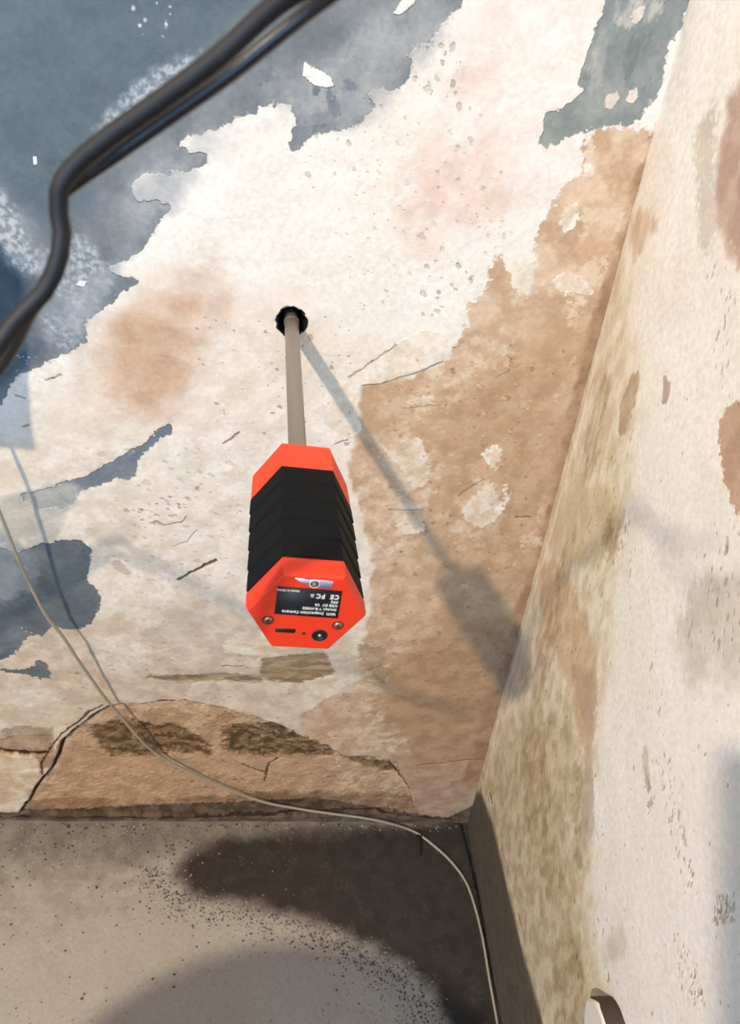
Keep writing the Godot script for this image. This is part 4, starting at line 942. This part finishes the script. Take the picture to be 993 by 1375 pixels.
func extrude(st: SurfaceTool, outline: Array, z0: float, z1: float) -> void:
	var p := PackedVector2Array(outline)
	var ix := Geometry2D.triangulate_polygon(p)
	for k in range(0, ix.size(), 3):
		var a := p[ix[k]]
		var b := p[ix[k + 1]]
		var c := p[ix[k + 2]]
		var t := [a, b, c] if (b - a).cross(c - a) < 0.0 else [a, c, b]
		for v in t: st.add_vertex(Vector3(v.x, v.y, z1))
		for v in [t[0], t[2], t[1]]: st.add_vertex(Vector3(v.x, v.y, z0))
	var mid := Vector2.ZERO
	for v in p: mid += v / float(p.size())
	for k in p.size():
		var a := p[k]
		var b := p[(k + 1) % p.size()]
		if (b - a).cross(mid - a) > 0.0: quad(st, Vector3(a.x, a.y, z0), Vector3(a.x, a.y, z1), Vector3(b.x, b.y, z1), Vector3(b.x, b.y, z0))
		else: quad(st, Vector3(a.x, a.y, z0), Vector3(b.x, b.y, z0), Vector3(b.x, b.y, z1), Vector3(a.x, a.y, z1))


func hoop(r0: float, r1: float, z0: float, z1: float) -> ArrayMesh:
	var rings := []
	for q in [Vector2(z0, r0), Vector2(z0, r1), Vector2(z1, r1), Vector2(z1, r0), Vector2(z0, r0)]: rings.append(ring(Vector3(0, 0, q.x), Vector3.RIGHT, Vector3.UP, q.y, 28))
	return skin(rings, false, false)


# ---------------------------------------------------------------- cables
func cables() -> void:
	var rubber := mat(rgb(16, 15, 17), 0.6)
	var rubber_b := mat(rgb(42, 42, 46), 0.22)
	var upper := [Vector3(-0.2974, 0.8143, 0.3765), Vector3(-0.2951, 0.7976, 0.3499), Vector3(-0.2896, 0.7770, 0.3105), Vector3(-0.2976, 0.7666, 0.3075), Vector3(-0.3061, 0.7599, 0.3041), Vector3(-0.3137, 0.7519, 0.3031), Vector3(-0.3230, 0.7436, 0.3020), Vector3(-0.3313, 0.7365, 0.3014), Vector3(-0.3368, 0.7310, 0.3016), Vector3(-0.3386, 0.7275, 0.3026), Vector3(-0.3388, 0.7241, 0.3026), Vector3(-0.3382, 0.7212, 0.3037), Vector3(-0.3385, 0.7179, 0.3048), Vector3(-0.3395, 0.7146, 0.3058), Vector3(-0.3412, 0.7113, 0.3066), Vector3(-0.3435, 0.7088, 0.3079), Vector3(-0.3458, 0.7061, 0.3094), Vector3(-0.3483, 0.7023, 0.3117), Vector3(-0.3545, 0.6934, 0.3169), Vector3(-0.3825, 0.6566, 0.3269), Vector3(-0.4041, 0.6222, 0.2941), Vector3(-0.4488, 0.6183, 0.2561), Vector3(-0.4765, 0.6090, 0.2179), Vector3(-0.4854, 0.5878, 0.1797), Vector3(-0.4924, 0.5684, 0.1525), Vector3(-0.4955, 0.5229, 0.1199)]
	var lower := [Vector3(-0.2976, 0.8090, 0.3942), Vector3(-0.2951, 0.7905, 0.3699), Vector3(-0.2818, 0.7756, 0.3001), Vector3(-0.2936, 0.7663, 0.3017), Vector3(-0.3016, 0.7591, 0.2987), Vector3(-0.3120, 0.7492, 0.2985), Vector3(-0.3226, 0.7401, 0.2976), Vector3(-0.3308, 0.7331, 0.2971), Vector3(-0.3368, 0.7279, 0.2957), Vector3(-0.3405, 0.7240, 0.2939), Vector3(-0.3406, 0.7213, 0.2953), Vector3(-0.3398, 0.7185, 0.2964), Vector3(-0.3401, 0.7150, 0.2977), Vector3(-0.3410, 0.7114, 0.2989), Vector3(-0.3429, 0.7079, 0.3004), Vector3(-0.3448, 0.7055, 0.3018), Vector3(-0.3465, 0.7017, 0.3043), Vector3(-0.3490, 0.6971, 0.3072), Vector3(-0.3560, 0.6866, 0.3134), Vector3(-0.3764, 0.6454, 0.3225), Vector3(-0.3983, 0.6102, 0.2898), Vector3(-0.4428, 0.6048, 0.2506), Vector3(-0.4713, 0.5963, 0.2124), Vector3(-0.4807, 0.5728, 0.1744), Vector3(-0.4881, 0.5523, 0.1471), Vector3(-0.4809, 0.4743, 0.0955)]
	upper.append_array([Vector3(-0.72, 0.42, 0.20), Vector3(-0.80, 0.20, 0.30), Vector3(-0.86, 0.012, 0.46), Vector3(-1.05, 0.004, 0.80)])
	lower.append_array([Vector3(-0.74, 0.402, 0.205), Vector3(-0.83, 0.20, 0.32), Vector3(-0.90, 0.012, 0.48), Vector3(-1.09, 0.004, 0.80)])
	tag(put("black_cable", tube(upper, 0.0016, 14), rubber), "matt black cable, upper one of the two crossing in front of the grey paint", "cable", "black cables in front of the wall")
	tag(put("black_cable_001", tube(lower, 0.0013, 14), rubber_b), "shiny dark grey cable, lower one of the two crossing in front of the grey paint", "cable", "black cables in front of the wall")
	var wire := [Vector3(-0.4853, 0.5403, 0.0310), Vector3(-0.4686, 0.4968, 0.0285), Vector3(-0.4568, 0.4517, 0.0260), Vector3(-0.4517, 0.4262, 0.0242), Vector3(-0.4458, 0.3895, 0.0217), Vector3(-0.4388, 0.3544, 0.0192), Vector3(-0.4305, 0.3228, 0.0174), Vector3(-0.4202, 0.2989, 0.0161), Vector3(-0.4102, 0.2693, 0.0143), Vector3(-0.3917, 0.2187, 0.0105), Vector3(-0.3819, 0.1954, 0.0081), Vector3(-0.3654, 0.1608, 0.0070), Vector3(-0.3473, 0.1273, 0.0035), Vector3(-0.3192, 0.1002, 0.0030), Vector3(-0.2843, 0.0746, 0.0035), Vector3(-0.2412, 0.0489, 0.0040), Vector3(-0.2004, 0.0353, 0.0040), Vector3(-0.1676, 0.0304, 0.0060), Vector3(-0.1300, 0.0254, 0.0080), Vector3(-0.0992, 0.0168, 0.0090), Vector3(-0.0658, 0.0030, 0.0116), Vector3(-0.0435, 0.0020, 0.0292), Vector3(-0.0274, 0.0020, 0.0477), Vector3(-0.0165, 0.0020, 0.0689), Vector3(-0.0123, 0.0020, 0.0953), Vector3(-0.0112, 0.0020, 0.1260), Vector3(-0.0127, 0.0020, 0.1589), Vector3(-0.0139, 0.0020, 0.1982), Vector3(-0.0159, 0.0020, 0.2319), Vector3(-0.0187, 0.0020, 0.2694)]
	tag(put("thin_wire", tube(wire, 0.0013, 10), mat(rgb(164, 152, 130), 0.42)), "thin beige wire sagging across the wall and along the floor into the corner", "wire")


func stub() -> void:
	# a short round stub in the right-hand wall, white on its face
	var ey := Vector3(LEAN, 1, 0)
	var ez := Vector3(SKEW, 0, 1)
	var n := ez.cross(ey).normalized()
	var c: Vector3 = [Vector3(-0.0491, 0.2853, 0.2966)][0]
	var o := holder("pipe_stub", c)
	tag(o, "short round stub with a white face and dark brown side in the right-hand wall", "pipe stub")
	var x := ez.normalized()
	var y := n.cross(x).normalized()
	var rings := []
	for q in [[-0.004, 0.0200], [0.0108, 0.0200], [0.0117, 0.0195]]: rings.append(ring(n * q[0], x, y, q[1], 40))
	put("stub_body", skin(rings), mat(rgb(64, 50, 40), 0.7), o)
	var face := []
	for q in [[0.0110, 0.0195], [0.0123, 0.0192], [0.0129, 0.0177]]:
		var r := []
		for k in 40:
			var a := TAU * k / 40.0
			var rag := 1.0 + 0.02 * sin(k * 5.1) + 0.015 * sin(k * 11.7)
			r.append(n * q[0] + (x * cos(a) + y * sin(a)) * q[1] * rag)
		face.append(r)
	put("painted_face", skin(face), mat(rgb(226, 220, 210), 0.7), o).set_meta("label", "white painted face")


# ---------------------------------------------------------------- crumbs on the floor
func crumb(sd: int) -> ArrayMesh:
	var r := RandomNumberGenerator.new()
	r.seed = sd
	var rings := []
	for q in [[-0.4, 0.55], [-0.1, 0.95], [0.25, 0.85], [0.5, 0.45]]:
		var a := []
		for k in 6:
			var t := TAU * k / 6.0 + r.randf() * 0.5
			var e: float = q[1] * r.randf_range(0.75, 1.2)
			a.append(Vector3(cos(t) * e, q[0] + r.randf_range(-0.1, 0.1), sin(t) * e * 0.8) * 0.5)
		rings.append(a)
	return skin(rings, true, false)


func rubble() -> void:
	rng.seed = 99
	var kinds := []
	for k in 5: kinds.append(crumb(k + 40))
	var shades := [mat(rgb(112, 98, 80), 0.95), mat(rgb(160, 146, 124), 0.95), mat(rgb(84, 72, 58), 0.95)]
	# crumbs big enough to tell apart, along the foot of the wall
	var spots := [[303, 1112, 7, 0], [322, 1108, 5, 1], [345, 1110, 6, 2], [362, 1104, 4, 0], [455, 1108, 6, 2], [470, 1112, 8, 0], [486, 1109, 5, 1], [502, 1113, 7, 2], [430, 1105, 5, 0], [238, 1108, 6, 0], [180, 1110, 5, 1], [150, 1106, 6, 0], [92, 1110, 6, 2], [60, 1107, 5, 0], [30, 1112, 4, 1], [527, 1112, 5, 0], [598, 1104, 6, 2], [612, 1108, 5, 0], [236, 1214, 3, 1], [336, 1262, 3, 1], [300, 1195, 3, 0], [130, 1192, 4, 2], [185, 1160, 4, 1]]
	var at: Array = [Vector3(-0.2736, 0.0000, 0.0062), Vector3(-0.2587, 0.0000, 0.0028), Vector3(-0.2403, 0.0000, 0.0044), Vector3(-0.2267, 0.0000, 0.0009), Vector3(-0.1501, 0.0000, 0.0023), Vector3(-0.1378, 0.0000, 0.0058), Vector3(-0.1240, 0.0000, 0.0031), Vector3(-0.1108, 0.0000, 0.0066), Vector3(-0.1709, 0.0000, 0.0015), Vector3(-0.3244, 0.0000, 0.0039), Vector3(-0.3684, 0.0000, 0.0049), Vector3(-0.3911, 0.0000, 0.0033), Vector3(-0.4335, 0.0000, 0.0051), Vector3(-0.4568, 0.0000, 0.0044), Vector3(-0.4776, 0.0000, 0.0069), Vector3(-0.0893, 0.0000, 0.0056), Vector3(-0.0267, 0.0000, 0.0018), Vector3(-0.0145, 0.0000, 0.0036), Vector3(-0.3179, 0.0000, 0.0848), Vector3(-0.2448, 0.0000, 0.1195), Vector3(-0.2727, 0.0000, 0.0717), Vector3(-0.3946, 0.0000, 0.0680), Vector3(-0.3592, 0.0000, 0.0446)]
	for i in spots.size():
		var size: float = spots[i][2] * 0.0007
		var o := put("plaster_crumb", kinds[i % 5], shades[spots[i][3]])
		o.scale = Vector3(1.2, 0.7, 1.0) * size
		o.rotation.y = i * 1.7
		var where: Vector3 = at[i]
		o.position = where + Vector3.UP * size * 0.16
		var shade: String = ["brown", "pale", "dark"][spots[i][3]]
		if i < 18: tag(o, "small %s crumb of fallen plaster in the dirt along the foot of the wall" % shade, "crumb", shade + " crumbs along the wall")
		else: tag(o, "small %s crumb of plaster lying out on the open dusty floor" % shade, "crumb", shade + " crumbs on the open floor")
	# a dark splinter under the wire
	var st := begin()
	var p: Array = [Vector3(-0.0638, 0.0000, 0.0143), Vector3(-0.0569, 0.0000, 0.0143), Vector3(-0.0625, 0.0000, 0.0382), Vector3(-0.0650, 0.0000, 0.0382)]
	var c := []
	for lift in [0.0, 0.003]:
		for v in p: c.append(v + Vector3.UP * lift)
	block(st, c)
	tag(put("wood_splinter", flat(st), mat(rgb(40, 32, 26), 0.9)), "dark splinter pointing out from the wall on the dark floor below the wire", "splinter")
	# grit nobody could count
	var grit := MultiMesh.new()
	grit.transform_format = MultiMesh.TRANSFORM_3D
	grit.use_colors = true
	grit.mesh = kinds[2]
	var line: Array = [Vector3(-0.3478, 0.0000, 0.0485), Vector3(-0.3157, 0.0000, 0.0784), Vector3(-0.2499, 0.0000, 0.0917), Vector3(-0.1765, 0.0000, 0.1129), Vector3(-0.1192, 0.0000, 0.1382), Vector3(-0.0863, 0.0000, 0.1686), Vector3(-0.0789, 0.0000, 0.2113)]
	grit.instance_count = 3600
	for i in 3600:
		var where := Vector3.ZERO
		if i < 2500:
			var k := rng.randi_range(0, line.size() - 2)
			where = line[k].lerp(line[k + 1], rng.randf()) + Vector3(rng.randfn(0.0, 0.011), 0, absf(rng.randfn(0.0, 0.014)) - 0.004)
		elif i < 3000: where = Vector3(rng.randf_range(-0.5, -0.30), 0, absf(rng.randfn(0.0, 0.03)) + 0.003)
		elif i < 3350: where = Vector3(rng.randf_range(-0.5, -0.02), 0, absf(rng.randfn(0.0, 0.004)) + 0.002)
		else: where = Vector3(rng.randf_range(-0.52, -0.2), 0, rng.randf_range(0.01, 0.2))
		var e := 0.0007 + 0.0019 * pow(rng.randf(), 2.5)
		grit.set_instance_transform(i, Transform3D(Basis(Vector3.UP, rng.randf() * TAU).scaled(Vector3(e * 1.3, e * 0.8, e)), where + Vector3.UP * e * 0.2))
		grit.set_instance_color(i, [Color(0.07, 0.065, 0.05), Color(0.22, 0.20, 0.17), Color(0.12, 0.11, 0.09), Color(0.28, 0.26, 0.22)][rng.randi() & 3])
	var gm := mat(Color.WHITE, 0.95)
	gm.vertex_color_use_as_albedo = true
	var g := MultiMeshInstance3D.new()
	g.name = "grit"
	g.multimesh = grit
	g.material_override = gm
	add_child(g)
	tag(g, "loose grit and dust scattered round the edge of the dark floor area", "grit")
	g.set_meta("kind", "stuff")


# ---------------------------------------------------------------- what stands outside the frame and throws light or shade into it
func out_of_frame() -> void:
	var lamp := holder("work_lamp", Vector3(LAMP.x, 0, LAMP.z))
	tag(lamp, "work lamp on a tripod lighting the corner from the left", "lamp")
	var dark := mat(rgb(40, 40, 42), 0.5)
	var aim := (Vector3(-0.22, 0.38, 0.0) - LAMP).normalized()
	var sx := aim.cross(Vector3.UP).normalized()
	var sy := sx.cross(aim)
	var top := Vector3(0, LAMP.y, 0)
	var rings := []
	for q in [[-0.10, 0.02], [-0.09, 0.04], [-0.02, 0.062], [-0.012, 0.062], [-0.012, 0.05]]: rings.append(ring(top + aim * q[0], sx, sy, q[1], 24))
	put("lamp_head", skin(rings), dark, lamp)
	var glow := mat(Color(1.0, 0.9, 0.75), 0.5)
	glow.emission_enabled = true
	glow.emission = Color(1.0, 0.86, 0.68)
	glow.emission_energy_multiplier = 4.0
	put("lamp_lens", skin([ring(top + aim * -0.011, sx, sy, 0.040, 24), ring(top + aim * -0.006, sx, sy, 0.038, 24)]), glow, lamp)
	put("pole", tube([Vector3(0, 0.45, 0) - aim * 0.08, Vector3(0, 1.2, 0) - aim * 0.08, top - aim * 0.08], 0.012, 10, 0.2), dark, lamp)
	for k in 3:
		var a := TAU * k / 3.0 + 0.4
		put("leg", tube([Vector3(0, 0.5, 0) - aim * 0.08, Vector3(cos(a) * 0.22, 0.25, sin(a) * 0.22) - aim * 0.08 * 0.5, Vector3(cos(a) * 0.4, 0.011, sin(a) * 0.4)], 0.010, 8, 0.1), dark, lamp)
	var l := SpotLight3D.new()
	l.name = "lamp_beam"
	l.light_color = Color(1.0, 0.926, 0.834)
	l.light_energy = 12.6
	l.light_size = 0.038
	l.spot_angle = 50.0
	l.spot_angle_attenuation = 0.5
	l.spot_range = 8.0
	l.spot_attenuation = 2.0
	l.shadow_enabled = true
	add_child(l)
	l.look_at_from_position(LAMP, LAMP + aim)

	# made-up box left of the frame, added to cast a shadow on the wall
	var w: Vector3 = [Vector3(-0.4322, 0.4634, 0.0000)][0]
	var p := w + (LAMP - w) * (0.055 / LAMP.z)
	var caster := holder("shade_box", Vector3(p.x - 0.06, p.y + 0.06, 0.0))
	tag(caster, "added grey box on the back wall beyond the left edge, casting shade", "shade caster")
	var st := begin()
	box_at(st, Vector3(-0.06, -0.06, 0.0), Vector3(0.06, 0.06, 0.050))
	put("box_body", flat(st), mat(rgb(150, 152, 152), 0.6), caster)
	st = begin()
	box_at(st, Vector3(-0.06, -0.06, 0.050), Vector3(0.06, 0.06, 0.055))
	put("box_lid", flat(st), mat(rgb(160, 162, 162), 0.6), caster)

	# unseen round seat on legs, added to cast the curved floor shadow
	var shade_stool := holder("shade_stool", Vector3(-0.51, 0, 0.63))
	tag(shade_stool, "added round wooden seat on legs, out of view, casting floor shade", "shade_stool")
	var wood := mat(rgb(140, 104, 70), 0.6)
	var seat := []
	for q in [[0.47, 0.20], [0.475, 0.21], [0.495, 0.21], [0.50, 0.202]]: seat.append(ring(Vector3(0, q[0], 0), Vector3.RIGHT, Vector3.BACK, q[1], 40))
	put("seat", skin(seat), wood, shade_stool)
	for k in 4:
		var a := TAU * k / 4.0 + 0.6
		put("leg", tube([Vector3(cos(a) * 0.12, 0.472, sin(a) * 0.12), Vector3(cos(a) * 0.15, 0.24, sin(a) * 0.15), Vector3(cos(a) * 0.18, 0.006, sin(a) * 0.18)], 0.014, 10, 0.1), wood, shade_stool)

	# the phone that takes the picture, lens in its corner
	var phone := holder("phone", Vector3(-0.307678, 0.769147, 0.4375))
	phone.basis = Basis(Vector3(0.977048, 0.187187, 0.101673), Vector3(-0.085801, 0.782686, -0.616474), Vector3(-0.194975, 0.593601, 0.780783))
	tag(phone, "dark phone that takes the picture, held in front of the corner", "phone")
	st = begin()
	box_at(st, Vector3(-0.003, -0.145, 0.012), Vector3(0.069, 0.003, 0.019))
	put("phone_body", flat(st), mat(rgb(36, 38, 42), 0.4), phone)
	st = begin()
	box_at(st, Vector3(-0.001, -0.143, 0.019), Vector3(0.067, 0.001, 0.0195))
	put("phone_screen", flat(st), mat(rgb(12, 12, 14), 0.2), phone)
